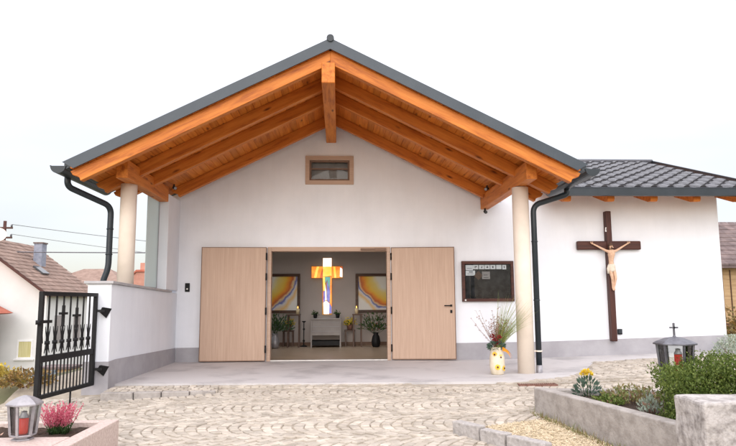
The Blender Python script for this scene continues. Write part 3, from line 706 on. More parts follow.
# small fixtures at the porch
def spot(loc, label, black, rz=0):
    t = empty('spotlight', loc, label, 'spotlight', 'porch spotlights', rz)
    mb = MB(); mb.tube([(0, 0, 0), (0, 0, -0.05)], 0.018, 10); mb.build('mount', M['black'] if black else M['gutter'], t)
    mb = MB(); mb.tube([(0, 0.04, -0.055), (0, -0.07, -0.085)], [0.024, 0.032], 16); mb.build('lamp_head', M['black'] if black else M['gutter'], t)
    mb = MB(); mb.tube([(0, -0.0705, -0.0852), (0, -0.0745, -0.0863)], 0.026, 16); mb.build('lens', M['led'] if not black else M['winglass'], t)
spot((2.93, -0.14, 3.0), 'black spotlight hanging under the wall end of the right porch beam', True, 0)
spot((-3.12, -0.75, 3.36), 'small spotlight with pale lens under rafters beside the left porch beam', False, 0.6)
spot((2.84, -0.75, 3.36), 'small spotlight with pale lens under rafters beside the right porch beam', False, -0.6)

# glass screen on the low wall
gs = empty('glass_screen', (-3.36, -1.23, 1.40), 'narrow frosted glass screen on the low wall beside the left pilaster', 'glass screen')
mb = MB(); mb.box(-0.006, -0.30, 0.02, 0.006, 0.385, 1.63); mb.build('pane', M['greenglass'], gs)
mb = MB(); mb.box(-0.014, 0.385, -0.02, 0.014, 0.40, 1.63); mb.box(-0.014, -0.30, -0.02, 0.014, 0.385, 0.02); mb.build('channel', M['plinth'], gs)

# ------------------------------------------------------------------ things on the facade
bx = empty('doorbell_box', (-2.988, 0, 1.44), 'small black intercom box on the white wall left of the door', 'doorbell')
mb = MB(); mb.box(-0.045, -0.028, -0.085, 0.045, 0.0, 0.085); mb.build('housing', M['black'], bx, bev=0.006)
mb = MB(); mb.lathe([(0.016, 0), (0.016, 0.006)], (0, 0, 0), 14); o = mb.build('button', M['steel'], bx, loc=(0, -0.028, -0.03), rot=(R(90), 0, 0))
sk = empty('power_socket', (5.62, 0, 0.52), 'small black outdoor socket low on the wall beside the crucifix', 'socket')
mb = MB(); mb.box(-0.045, -0.04, -0.055, 0.045, 0.0, 0.055); mb.build('housing', M['black'], sk, bev=0.006)
mb = MB(); mb.box(-0.04, -0.05, -0.03, 0.04, -0.04, 0.045); mb.build('flap', M['gutter'], sk, bev=0.004)
# notice case
nc = empty('notice_case', (2.97, 0, 1.54), 'dark brown framed glazed notice case with papers on the wall right of the door', 'notice board')
W2, H2 = 0.525, 0.405
mb = MB(); f_ = 0.06
for q in ((-W2, -H2, W2, -H2 + f_), (-W2, H2 - f_, W2, H2), (-W2, -H2 + f_, -W2 + f_, H2 - f_), (W2 - f_, -H2 + f_, W2, H2 - f_)): mb.box(q[0], -0.07, q[1], q[2], 0.0, q[3])
mb.build('frame', M['cross'], nc, bev=0.005)
mb = MB(); mb.box(-W2 + f_, -0.018, -H2 + f_, W2 - f_, -0.002, H2 - f_); mb.build('backboard', M['caseback'], nc)
mb = MB(); mb.box(-W2 + f_, -0.058, -H2 + f_, W2 - f_, -0.054, H2 - f_); mb.build('pane', M['caseglass'], nc)
mb = MB(); mb.lathe([(0.018, 0), (0.018, 0.008)], (0, 0, 0), 12); mb.build('lock', M['steel'], nc, loc=(-W2 + 0.06, -0.07, -H2 + 0.03), rot=(R(90), 0, 0))
def sheet(x, z, w_, h_, lab, marks, rz=0, mat='paper'):
    o = empty('notice_paper', (2.97 + x, -0.022, 1.54 + z), lab, 'paper', 'papers in the notice case')
    o.rotation_euler = (0, rz, 0)
    mb = MB(); mb.box(-w_ / 2, -0.002, -h_ / 2, w_ / 2, 0.0, h_ / 2); mb.build('sheet', M[mat], o)
    if marks:
        mb = MB()
        for q in marks: mb.box(q[0], -0.0035, q[1], q[2], -0.002, q[3])
        mb.build('print', M['ink'], o)
papers = [(-0.365, 0.275, .15, .10, 'blank white paper at the top left corner of the notice case', [(-0.05, -0.02, 0.05, -0.012)]),
          (-0.235, 0.285, .105, .085, 'first small white card with black mark in the notice case top row', [(-0.02, -0.025, -0.005, 0.02), (0.0, -0.005, 0.02, 0.02)]),
          (-0.115, 0.285, .105, .085, 'second small white card with black mark in the notice case top row', [(-0.015, -0.02, 0.015, -0.008), (0.0, -0.02, 0.012, 0.022)]),
          (0.0, 0.285, .105, .085, 'third small white card with black mark in the notice case top row', [(-0.02, -0.018, 0.02, -0.002), (-0.01, 0.002, 0.015, 0.02)]),
          (0.115, 0.285, .105, .085, 'fourth small white card with black mark in the notice case top row', [(-0.012, -0.02, 0.012, 0.02)]),
          (0.235, 0.285, .105, .085, 'fifth small blank white card in the notice case top row', None),
          (0.345, 0.282, .08, .09, 'last white card with black mark at the right end of the case top row', [(-0.008, -0.02, 0.008, 0.022)]),
          (-0.345, 0.165, .19, .10, 'white printed sheet below the top row at left in the notice case', [(-0.03, 0.012, 0.05, 0.03), (-0.06, -0.02, 0.06, -0.012)])]
for q in papers: sheet(*q)
sheet(-0.185, 0.115, .13, .13, 'dark diamond shaped card hanging in the notice case', None, R(45), 'darkwood')
sheet(-0.03, 0.12, .16, .15, 'grey faded sheet in the middle of the notice case', [(-0.05, -0.05, 0.05, -0.04), (-0.05, 0.0, 0.03, 0.01)], 0, 'altar')

# ------------------------------------------------------------------ crucifix
cz = empty('crucifix', (5.46, 0, 0.3), 'tall dark brown wooden crucifix with painted figure on the right wall', 'crucifix')
mb = MB(); mb.box(-1.3, -0.078, -0.055, 1.32, 0.078, 0.055); mb.build('upright', M['cross'], cz, loc=(0.005, -0.056, 1.335), rot=(0, R(-90), 0), bev=0.015)
mb = MB(); mb.box(-0.655, -0.045, -0.088, 0.655, 0.05, 0.088); mb.build('crossbar', M['cross'], cz, loc=(0.005, -0.063, 1.955), bev=0.02)
mb = MB(); mb.box(-0.068, -0.012, -0.045, 0.068, 0, 0.045); tb = mb.build('title_board', M['white'], cz, loc=(-0.005, -0.112, 2.27), rot=(0, R(6), 0), bev=0.004)
cu = bpy.data.curves.new('title', 'FONT'); cu.body = 'INRI'; cu.size = 0.06; cu.align_x = 'CENTER'; cu.align_y = 'CENTER'; cu.extrude = 0.001
to = bpy.data.objects.new('tmp', cu); C.objects.link(to); bpy.context.view_layer.update()
me = bpy.data.meshes.new_from_object(to.evaluated_get(bpy.context.evaluated_depsgraph_get())); bpy.data.objects.remove(to)
me.materials.clear(); me.materials.append(M['ink']); lo = bpy.data.objects.new('lettering', me); C.objects.link(lo); lo.parent = tb; lo.location = (0, -0.0135, 0); lo.rotation_euler = (R(90), 0, 0)
def skin(verts, edges, radii, name, mat, parent, sub=2):
    me = bpy.data.meshes.new(name); me.from_pydata(verts, edges, []); o = bpy.data.objects.new(name, me); C.objects.link(o)
    s = o.modifiers.new('skin', 'SKIN'); s.use_smooth_shade = True
    for i, r in enumerate(radii):
        r_ = r if isinstance(r, tuple) else (r, r)
        o.data.skin_vertices[0].data[i].radius = r_
    o.data.skin_vertices[0].data[0].use_root = True
    ss = o.modifiers.new('sub', 'SUBSURF'); ss.levels = ss.render_levels = sub
    bpy.context.view_layer.update()
    nm = bpy.data.meshes.new_from_object(o.evaluated_get(bpy.context.evaluated_depsgraph_get()))
    bpy.data.objects.remove(o)
    nm.materials.clear(); nm.materials.append(mat)
    for p in nm.polygons: p.use_smooth = True
    o2 = bpy.data.objects.new(name, nm); C.objects.link(o2); o2.parent = parent; return o2
V = [(0.0, 0, 0.0), (-0.005, -0.005, 0.10), (0.0, -0.02, 0.2), (0.0, -0.03, 0.285), (-0.003, -0.045, 0.325), (-0.012, -0.06, 0.37), (-0.02, -0.07, 0.42),
     (-0.095, -0.02, 0.305), (-0.235, -0.005, 0.385), (-0.365, 0.0, 0.455),
     (0.095, -0.02, 0.305), (0.235, -0.005, 0.385), (0.355, 0.0, 0.455),
     (-0.038, -0.01, -0.05), (-0.02, -0.065, -0.24), (0.0, -0.01, -0.44), (0.004, -0.05, -0.49),
     (0.038, -0.01, -0.05), (0.045, -0.07, -0.235), (0.022, -0.02, -0.43), (0.018, -0.06, -0.485)]
Ed = [(0, 1), (1, 2), (2, 3), (3, 4), (4, 5), (5, 6), (3, 7), (7, 8), (8, 9), (3, 10), (10, 11), (11, 12), (0, 13), (13, 14), (14, 15), (15, 16), (0, 17), (17, 18), (18, 19), (19, 20)]
Rd = [(0.062, 0.046), (0.05, 0.038), (0.066, 0.046), (0.054, 0.042), 0.023, 0.040, 0.034, 0.028, 0.020, 0.014, 0.028, 0.020, 0.014, 0.041, 0.030, 0.019, 0.018, 0.041, 0.030, 0.019, 0.018] or [(0.07, 0.05), (0.058, 0.042), (0.075, 0.05), (0.06, 0.045), 0.026, 0.042, 0.036, 0.033, 0.024, 0.016, 0.033, 0.024, 0.016, 0.046, 0.034, 0.021, 0.02, 0.046, 0.034, 0.021, 0.02]
fig = skin(V, Ed, Rd, 'figure', M['corpus'], cz); fig.location = (0.005, -0.145, 1.53)
mb = MB()
for sx in (-1, 1):                             # hands: palm, fingers and thumb
    mb = MB()
    hx, hz_ = sx * (0.372 if sx < 0 else 0.362), 0.46
    mb.ball((hx, 0.0, hz_), (0.022, 0.011, 0.02), 8, 5)
    for k in range(4):
        an = 0.95 - k * 0.28; L = (0.036, 0.042, 0.04, 0.032)[k]
        a_ = Vector((hx + sx * 0.014 * math.cos(an), 0, hz_ + 0.014 * math.sin(an))); dv = Vector((sx * math.cos(an), -0.25, math.sin(an)))
        mb.tube([a_, a_ + dv * L * 0.6, a_ + dv * L * 0.85 + Vector((0, -0.01, 0))], [0.0055, 0.005, 0.004], 6)
    mb.tube([(hx, -0.004, hz_ + 0.012), (hx - sx * 0.012, -0.014, hz_ + 0.036)], [0.006, 0.0045], 6)
    mb.build('hand', M['corpus'], fig)
mb = MB(); mb.lathe([(0.068, -0.115), (0.078, -0.08), (0.074, -0.03), (0.07, 0.02), (0.064, 0.032)], (0, 0, 0), 18)
v_ = mb.v; mb.v = [(x, y * 0.8 - 0.014, z + 0.012 * math.sin(9 * x * 8)) for x, y, z in v_]
mb.tube([(-0.07, -0.04, 0.02), (-0.09, -0.05, -0.05), (-0.085, -0.04, -0.15)], [0.02, 0.03, 0.022], 8)
mb.build('loincloth', M['cloth'], fig)
mb = MB(); mb.ball((-0.016, -0.05, 0.425), (0.043, 0.044, 0.045), 12, 8); mb.ball((-0.046, -0.045, 0.375), (0.016, 0.022, 0.05), 8, 6); mb.ball((0.022, -0.045, 0.375), (0.014, 0.022, 0.045), 8, 6); mb.ball((-0.014, -0.098, 0.362), (0.018, 0.012, 0.022), 8, 6)
mb.build('hair', M['hair'], fig)
mb = MB(); mb.ball((-0.016, -0.108, 0.395), (0.006, 0.01, 0.014), 6, 5); mb.ball((-0.03, -0.1, 0.403), 0.006, 6, 4); mb.ball((-0.002, -0.1, 0.403), 0.006, 6, 4); mb.build('face_features', M['corpus'], fig)

# ------------------------------------------------------------------ inside the room
def painting(x0, x1, label, flip):
    t = empty('painting', ((x0 + x1) / 2, 4.5, 1.385), label, 'painting', 'paintings on the back wall')
    w_, h_ = (x1 - x0) / 2, 0.525; f_ = 0.075
    mb = MB()
    for q in ((-w_, -h_, w_, -h_ + f_), (-w_, h_ - f_, w_, h_), (-w_, -h_ + f_, -w_ + f_, h_ - f_), (w_ - f_, -h_ + f_, w_, h_ - f_)): mb.box(q[0], -0.05, q[1], q[2], 0.0, q[3])
    mb.build('frame', M['darkwood'], t, bev=0.006)
    m, tt, b = base_mat('painted_canvas_' + ('a' if flip else 'b'), 0.5)
    tc = N(tt, 'ShaderNodeTexCoord'); s = N(tt, 'ShaderNodeVectorMath', operation='SUBTRACT'); s.inputs[1].default_value = (0.62, 0, 0.56) if not flip else (-0.95, 0, 0.75)
    nz = N(tt, 'ShaderNodeTexNoise', _Scale=2.2, _Detail=5.0); tt.links.new(tc.outputs['Object'], nz.inputs['Vector'])
    tt.links.new(tc.outputs['Object'], s.inputs[0]); ln = N(tt, 'ShaderNodeVectorMath', operation='LENGTH'); tt.links.new(s.outputs[0], ln.inputs[0])
    ad = N(tt, 'ShaderNodeMath', operation='MULTIPLY_ADD'); ad.inputs[1].default_value = 0.34; tt.links.new(nz.outputs[0], ad.inputs[0]); tt.links.new(ln.outputs['Value'], ad.inputs[2])
    mr_ = N(tt, 'ShaderNodeMapRange'); mr_.inputs[1].default_value = 0.22 if not flip else 0.42; mr_.inputs[2].default_value = 1.36 if not flip else 1.75; tt.links.new(ad.outputs[0], mr_.inputs[0])
    r = ramp(tt, [(0.0, (0.86, 0.85, 0.82)), (0.42, (0.86, 0.83, 0.74)), (0.52, (0.88, 0.7, 0.22)), (0.65, (0.9, 0.56, 0.06)), (0.73, (0.88, 0.3, 0.02)), (0.78, (0.6, 0.12, 0.03)), (0.815, (0.85, 0.6, 0.3)), (0.845, (0.08, 0.12, 0.45)), (0.875, (0.75, 0.72, 0.75)), (0.94, (0.86, 0.55, 0.2)), (1.0, (0.84, 0.8, 0.76))])
    tt.links.new(mr_.outputs[0], r.inputs[0]); tt.links.new(r.outputs[0], b.inputs['Base Color'])
    mb = MB(); mb.box(-w_ + f_, -0.03, -h_ + f_, w_ - f_, -0.01, h_ - f_); mb.build('canvas', m, t)
painting(-2.0, -1.06, 'dark framed abstract painting with yellow and violet sweep left of the glass cross', True)
painting(0.43, 1.33, 'dark framed abstract painting with orange and blue curve right of the glass cross', False)
# glowing stained glass cross
gc = empty('glass_cross', (-0.335, 4.5, 0.83), 'glowing stained glass cross of orange white and blue on the back wall', 'cross')
def shard(mat, polys):
    for p in polys: mb = MB(); mb.prism(p, -0.05, -0.02); mb.build('glass_pane', mat, gc)
g_w = glow('lit_white_glass', (0.85, 0.82, 0.72), (0.95, 0.95, 0.95), 1.0); g_y = glow('lit_yellow_glass', (0.95, 0.55, 0.05), (0.95, 0.72, 0.15), 0.9)
g_o = glow('lit_orange_glass', (0.9, 0.2, 0.015), (0.95, 0.36, 0.03), 0.8); g_r = glow('lit_red_glass', (0.5, 0.06, 0.02), (0.7, 0.14, 0.03), 0.7)
g_b = glow('lit_blue_glass', (0.05, 0.06, 0.42), (0.2, 0.22, 0.6), 0.7); g_l = glow('lit_lilac_glass', (0.6, 0.58, 0.8), (0.8, 0.8, 0.92), 0.9); g_t = glow('lit_teal_glass', (0.05, 0.3, 0.3), (0.1, 0.45, 0.4), 0.7)
shard(g_w, [[(-0.115, 1.27), (0.12, 1.27), (0.12, 1.5), (-0.115, 1.5)], [(-0.09, 0.0), (0.0, 0.0), (-0.02, 0.36), (-0.1, 0.3)], [(0.34, 1.0), (0.41, 0.98), (0.41, 1.2), (0.35, 1.25)]])
shard(g_y, [[(-0.115, 1.0), (0.12, 1.02), (0.12, 1.265), (-0.115, 1.265)], [(-0.1, 0.62), (-0.06, 0.62), (-0.06, 0.99), (-0.115, 0.99)], [(-0.36, 0.97), (-0.29, 0.97), (-0.22, 1.27), (-0.28, 1.27)], [(0.19, 0.97), (0.25, 0.97), (0.22, 1.27), (0.16, 1.27)]])
shard(g_o, [[(-0.415, 0.97), (-0.365, 0.97), (-0.285, 1.27), (-0.415, 1.27)], [(-0.285, 0.97), (-0.2, 0.97), (-0.12, 1.27), (-0.215, 1.27)], [(0.125, 0.97), (0.185, 0.97), (0.155, 1.27), (0.125, 1.27)], [(0.255, 0.97), (0.335, 0.97), (0.345, 1.27), (0.225, 1.27)], [(0.075, 0.3), (0.12, 0.2), (0.12, 0.99), (0.085, 1.0)]])
shard(g_r, [[(-0.195, 0.97), (-0.12, 0.97), (-0.12, 1.26)], [(0.345, 1.255), (0.41, 1.205), (0.41, 1.27)], [(-0.115, 0.32), (-0.1, 0.33), (-0.1, 0.61), (-0.115, 0.6)]])
shard(g_b, [[(0.0, 0.36), (0.07, 0.3), (0.08, 0.62), (-0.01, 0.9)], [(0.06, 0.02), (0.12, 0.02), (0.12, 0.19), (0.07, 0.28)], [(-0.1, 0.31), (-0.06, 0.34), (-0.06, 0.61), (-0.095, 0.61)]])
shard(g_l, [[(0.005, 0.0), (0.055, 0.0), (0.065, 0.28), (-0.01, 0.35)], [(-0.055, 0.36), (-0.01, 0.38), (-0.02, 0.6), (-0.055, 0.8)]])
shard(g_t, [[(-0.05, 0.82), (0.0, 0.92), (0.07, 0.66), (0.08, 0.99), (-0.05, 0.99)]])
mb = MB()
OUT = [(-0.13, -0.02), (0.135, -0.02), (0.135, 0.955), (0.425, 0.955), (0.425, 1.285), (0.135, 1.285), (0.135, 1.515), (-0.13, 1.515), (-0.13, 1.285), (-0.43, 1.285), (-0.43, 0.955), (-0.13, 0.955)]
mb.prism(OUT, -0.018, 0.0); mb.build('backing', M['lead'], gc)
# bier with two potted plants
al = empty('bier_stand', (-0.35, 4.05, 0), 'pale grey bier on metal legs standing below the glass cross', 'bier')
mb = MB(); mb.box(-0.36, -0.3, 0.30, 0.36, 0.3, 0.70); 
mb.build('body', M['altar'], al, bev=0.01)
mb = MB(); mb.box(-0.39, -0.33, 0.70, 0.39, 0.33, 0.735); mb.build('top', M['altar'], al, bev=0.006)
mb = MB()
for z in (0.40, 0.52, 0.62): mb.box(-0.35, -0.306, z, 0.35, -0.299, z + 0.012)
mb.build('panel_line', M['plinth'], al)
for sx in (-1, 1):
    for sy in (-1, 1): mb = MB(); mb.box(sx * 0.37 - 0.016, sy * 0.3 - 0.016, 0.0, sx * 0.37 + 0.016, sy * 0.3 + 0.016, 0.70); mb.build('leg', M['altar'], al)
mb = MB(); mb.box(-0.37, -0.28, 0.05, 0.37, 0.28, 0.16); mb.build('lower_shelf', M['black'], al)
def potted(loc, label, leafmat, n=70, h=0.16, cat='potted plant', pot='black', r=0.06, group=None, blooms=None):
    t = empty('potted_plant', loc, label, cat, group)
    mb = MB(); mb.lathe([(r * 0.7, 0), (r, r * 1.6), (r * 0.9, r * 1.6), (r * 0.85, r * 1.4)], (0, 0, 0), 16); mb.build('pot', M[pot], t)
    mb = MB()
    for _ in range(n): p = rdir(-0.1); mb.leaf(Vector((0, 0, r * 1.6)) + p * rnd(0, h * 0.7), p, rnd(0.04, 0.07), 0.03)
    mb.build('leaves', M[leafmat], t, fixn=False)
    if blooms:
        mb = MB()
        for _ in range(blooms[1]): p = rdir(0.0); mb.leaf(Vector((0, 0, r * 1.6)) + p * rnd(h * 0.5, h), rdir(), rnd(0.03, 0.05), 0.035)
        mb.build('blossoms', M[blooms[0]], t, fixn=False)
    return t
potted((-0.63, 4.0, 0.735), 'dark little potted plant on the left end of the bier', 'green', 60, 0.12, group='plants on the bier')
potted((-0.05, 4.0, 0.735), 'dark little potted plant on the right end of the bier', 'green', 60, 0.12, group='plants on the bier')
def stand(loc, label, w_, h_, cat):
    t = empty('plant_stand', loc, label, cat, 'wooden stands in the room')
    mb = MB(); mb.box(-w_, -w_, h_ - 0.035, w_, w_, h_); mb.build('top', M['darkwood'], t, bev=0.004)
    for sx in (-1, 1):
        for sy in (-1, 1): mb = MB(); mb.box(sx * (w_ - 0.03) - 0.018, sy * (w_ - 0.03) - 0.018, 0, sx * (w_ - 0.03) + 0.018, sy * (w_ - 0.03) + 0.018, h_ - 0.035); mb.build('leg', M['darkwood'], t)
    return t
stand((-1.18, 3.95, 0), 'tall dark candle stand under the left painting', 0.17, 0.84, 'stand')
stand((0.46, 3.95, 0), 'tall dark candle stand under the right painting', 0.13, 0.84, 'stand')
stand((-1.34, 4.25, 0), 'low dark stool carrying yellow flowers behind the left candle stand', 0.15, 0.42, 'stool')
stand((0.27, 4.25, 0), 'low dark stool carrying yellow flowers behind the right candle stand', 0.14, 0.42, 'stool')
def candle(loc, label):
    t = empty('candle', loc, label, 'candle', 'lit candles on the stands')
    mb = MB(); mb.lathe([(0.045, 0), (0.045, 0.14), (0.0, 0.145)], (0, 0, 0), 14); mb.build('wax', M['candle'], t)
    mb = MB(); mb.lathe([(0.0, 0.145), (0.018, 0.165), (0.0, 0.215)], (0, 0, 0), 10); mb.build('flame', M['flame'], t)
candle((-1.08, 3.93, 0.84), 'lit ivory candle on the tall stand under the left painting'); candle((0.44, 3.93, 0.84), 'lit ivory candle on the tall stand under the right painting')
potted((-1.34, 4.2, 0.42), 'pot of yellow flowers on the low stool left of the bier', 'green', 90, 0.2, 'flowers', 'rust', 0.09, 'yellow flowers inside the room', ('yellow', 160))
potted((0.27, 4.2, 0.42), 'pot of yellow flowers on the low stool right of the bier', 'green', 90, 0.2, 'flowers', 'rust', 0.09, 'yellow flowers inside the room', ('yellow', 160))
cs = empty('candlestick', (-0.93, 4.1, 0), 'slim black wrought candlestick left of the bier', 'candlestick')
mb = MB(); mb.lathe([(0.09, 0), (0.09, 0.02), (0.015, 0.04), (0.015, 0.12), (0.035, 0.15), (0.012, 0.18), (0.012, 0.42), (0.035, 0.45), (0.012, 0.48), (0.012, 0.62), (0.05, 0.64), (0.05, 0.66), (0.0, 0.66)], (0, 0, 0), 14); mb.build('stem', M['black'], cs)
def bouquet(loc, label, dark, leafmats):
    t = empty('flower_arrangement', loc, label, 'flower arrangement', 'bouquets in floor vases inside')
    mb = MB(); mb.lathe([(0.07, 0), (0.1, 0.03), (0.115, 0.14), (0.09, 0.27), (0.055, 0.33), (0.075, 0.37), (0.06, 0.37), (0.045, 0.32)], (0, 0, 0), 20); mb.build('vase', M['black'] if dark else M['zinc'], t)
    for mname, n, L in leafmats:
        mb = MB()
        for _ in range(n): p = rdir(0.1); mb.leaf(Vector((0, 0, 0.4)) + p * rnd(0.08, 0.42) * Vector((0.62, 0.62, 1)).length / 1.2, p + Vector((0, 0, .3)), L * rnd(.7, 1.2), L * 0.4)
        mb.build('foliage' if mname in ('green', 'fir') else 'blossoms', M[mname], t, fixn=False)
    mb = MB()
    for _ in range(16): p = rdir(0.35); mb.tube([(0, 0, 0.3), Vector((0, 0, 0.36)) + p * 0.42], 0.004, 5)
    mb.build('stems', M['green'], t)
bouquet((0.93, 3.75, 0), 'bouquet in a black vase under the right painting', True, [('green', 260, 0.09), ('redpetal', 50, 0.05), ('yellow', 20, 0.04)])
bouquet((-1.62, 3.55, 0), 'dark bouquet in a silvery vase under the left painting', False, [('green', 300, 0.1), ('fir', 120, 0.09)])

# ------------------------------------------------------------------ flower vase at the right column
fv = empty('flower_vase', (2.47, -2.62, 0), 'cream sunflower vase with tall grass and red flowers beside the right column', 'flower vase')
mb = MB(); mb.lathe([(0.085, 0.0), (0.1, 0.01), (0.118, 0.12), (0.115, 0.26), (0.095, 0.38), (0.1, 0.42), (0.088, 0.42), (0.08, 0.36)], (0, 0, 0), 28); vz = mb.build('vase', M['vase'], fv)
for an, z in ((-1.75, 0.12), (-1.25, 0.27), (-2.15, 0.31), (-0.75, 0.1)):
    mb = MB(); mc = MB(); rr = 0.119 - (0.012 if z > .25 else 0); nrm = Vector((math.cos(an), math.sin(an), 0)); tg = Vector((-math.sin(an), math.cos(an), 0)); c = nrm * (rr + 0.002) + Vector((0, 0, z))
    for k in range(12):
        th = k * math.pi / 6; q_ = 0.82; dv = tg * math.cos(th) + Vector((0, 0, 1)) * math.sin(th); pv = tg * -math.sin(th) + Vector((0, 0, 1)) * math.cos(th)
        mb.add([c + dv * 0.014, c + dv * 0.030 + pv * 0.013 + nrm * 0.004 - nrm * 0.01 * abs(math.cos(th)), c + dv * 0.048 + nrm * (0.002 - 0.016 * math.cos(th) ** 2), c + dv * 0.030 - pv * 0.013 + nrm * 0.004 - nrm * 0.01 * abs(math.cos(th))], [(0, 1, 2, 3)])
    mc.ball(c, (0.016, 0.016, 0.016), 10, 6)
    mb.build('petals', M['petal'], vz, fixn=False); mc.build('seedhead', M['seedhead'], vz)
mb = MB()
for _ in range(180):
    a = rnd(0, 6.28); r_ = rnd(0, 0.05); b0 = Vector((r_ * math.cos(a), r_ * math.sin(a), 0.38))
    mb.blade(b0, Vector((rnd(0.05, 0.75), rnd(-0.35, 0.35), 1.0)), rnd(0.45, 0.95), 0.007, rnd(0.15, 0.75), 6)
mb.build('grass_blades', M['pale'], fv, fixn=False)
mb = MB()
for _ in range(26):
    dv = Vector((rnd(-0.75, 0.25), rnd(-0.4, 0.3), 1)).normalized(); p = Vector((0, 0, 0.38)); L = rnd(0.3, 0.72); pts = [p]
    for k in range(5): dv = (dv + Vector((rnd(-.12, .12), rnd(-.12, .12), rnd(-.05, .1)))).normalized(); p = p + dv * L / 5; pts.append(p)
    mb.tube(pts, [0.003, 0.0028, 0.0024, 0.002, 0.0016, 0.0012], 5, False)
    for q in pts[2:]:
        for _k in range(3): mb.leaf(q, rdir(), rnd(0.015, 0.035), 0.01)
mb.build('twigs', M['twig'], fv, fixn=False)
mb = MB()
for _ in range(330):
    dv = Vector((rnd(-0.35, 0.5), rnd(-0.4, 0.3), 1)).normalized(); L = rnd(0.15, 0.5); mb.leaf(Vector((0, 0, 0.38)) + dv * L, rdir(), rnd(0.015, 0.03), 0.016)
mb.build('berry_sprays', M['twig'], fv, fixn=False)
mb = MB()
for c in ((-0.05, -0.09, 0.54), (0.02, -0.1, 0.58), (-0.08, -0.06, 0.6), (0.0, -0.08, 0.5)):
    for _ in range(40): p = rdir(); mb.leaf(Vector(c) + p * 0.014, p, rnd(0.022, 0.036), 0.02)
mb.build('red_blossoms', M['redpetal'], fv, fixn=False)
mb = MB()
for _ in range(170): p = rdir(-0.5); mb.leaf(Vector((-0.01, -0.04, 0.43)) + Vector((p.x * 0.1, p.y * 0.08, p.z * 0.06)), p, rnd(0.04, 0.075), 0.03)
mb.build('green_leaves', M['fir'], fv, fixn=False)
mb = MB(); mb.blade((0.06, -0.11, 0.40), (0.5, -0.6, 0.1), 0.24, 0.07, 1.9, 6); mb.blade((0.07, -0.1, 0.40), (0.8, -0.3, 0.1), 0.22, 0.06, 1.9, 6); mb.build('orange_ribbon', M['orange'], fv, fixn=False)

# ------------------------------------------------------------------ gate
gt = empty('iron_gate', (-3.37, -3.66, 0.05), 'black wrought iron gate with two crosses standing open beside the low wall', 'gate')
GW, GH = 1.34, 1.20        # runs toward -y from the hinge post
def gp(u, z): return (0.0 - 0.115 * u / GW, -u, z)
def gbar(mb, a, b, w_=0.03): mb.bar(gp(*a), gp(*b), w_, w_)
mb = MB(); F = 0.05
gbar(mb, (0, 0), (0, GH), F); gbar(mb, (GW, -0.02), (GW, GH), F); gbar(mb, (-0.025, GH), (GW + 0.025, GH), F); gbar(mb, (-0.02, 0.0), (GW + 0.02, 0.0), F); mb.build('frame', M['black'], gt, bev=0.004)
mb = MB(); mb.bar(gp(0.02, 0.435), gp(GW - 0.02, 0.435), 0.035, 0.075); mb.build('rail', M['black'], gt, bev=0.004)
for i in range(1, 8):
    mb = MB(); u = GW * i / 8; gbar(mb, (u, 0.45), (u, GH), 0.017); mb.build('bar', M['black'], gt)
for i in range(1, 16):
    mb = MB(); u = GW * i / 16; gbar(mb, (u, 0.0), (u, 0.41), 0.014); mb.build('picket', M['black'], gt)
for i in range(1, 8):
    mb = MB(); u = GW * i / 8
    for sg in (-1, 1):
        pts = [gp(u + sg * 0.055, 0.50), gp(u + sg * 0.03, 0.56), gp(u + sg * 0.018, 0.62), gp(u + sg * 0.02, 0.69), gp(u + sg * 0.04, 0.75), gp(u + sg * 0.052, 0.81)]
        mb.tube(pts, [0.005, 0.009, 0.010, 0.009, 0.007, 0.004], 6)
    mb.tube([gp(u, 0.60), gp(u, 0.64)], 0.03, 10)
    mb.build('scroll', M['black'], gt)
for u, z in ((GW * 5 / 8, 0.93), (GW * 3 / 8, 0.90)):
    mb = MB(); mb.bar(gp(u, z - 0.13), gp(u, z + 0.13), 0.03, 0.03); mb.bar(gp(u - 0.085, z + 0.03), gp(u + 0.085, z + 0.03), 0.03, 0.03)
    mb.build('cross', M['black'], gt)
mb = MB(); mb.bar(gp(GW - 0.21, 0.87), gp(GW + 0.06, 0.87), 0.05, 0.035); mb.tube([gp(GW - 0.02, 0.86), gp(GW - 0.06, 0.62)], 0.011, 6); mb.lathe([(0.028, 0), (0.028, 0.05)], gp(GW + 0.05, 0.84), 10); lk = mb.build('latch', M['black'], gt)
for z in (0.19, 0.98):
    mb = MB(); mb.bar((0, 0, z), (0.125, 0.02, z), 0.03, 0.035); mb.add([(0.09, 0.0, z + 0.05), (0.2, 0.06, z + 0.03), (0.13, 0.06, z - 0.1), (0.06, 0.0, z - 0.02), (0.09, 0.07, z + 0.05), (0.2, 0.075, z + 0.03), (0.13, 0.075, z - 0.1), (0.06, 0.07, z - 0.02)], [(0, 1, 2, 3), (7, 6, 5, 4), (0, 4, 5, 1), (1, 5, 6, 2), (2, 6, 7, 3), (3, 7, 4, 0)])
    mb.build('hinge', M['black'], gt)
mb = MB(); mb.tube([gp(GW * 0.42, 0.0), gp(GW * 0.42, -0.22)], 0.012, 8); mb.build('drop_bolt', M['black'], gt)

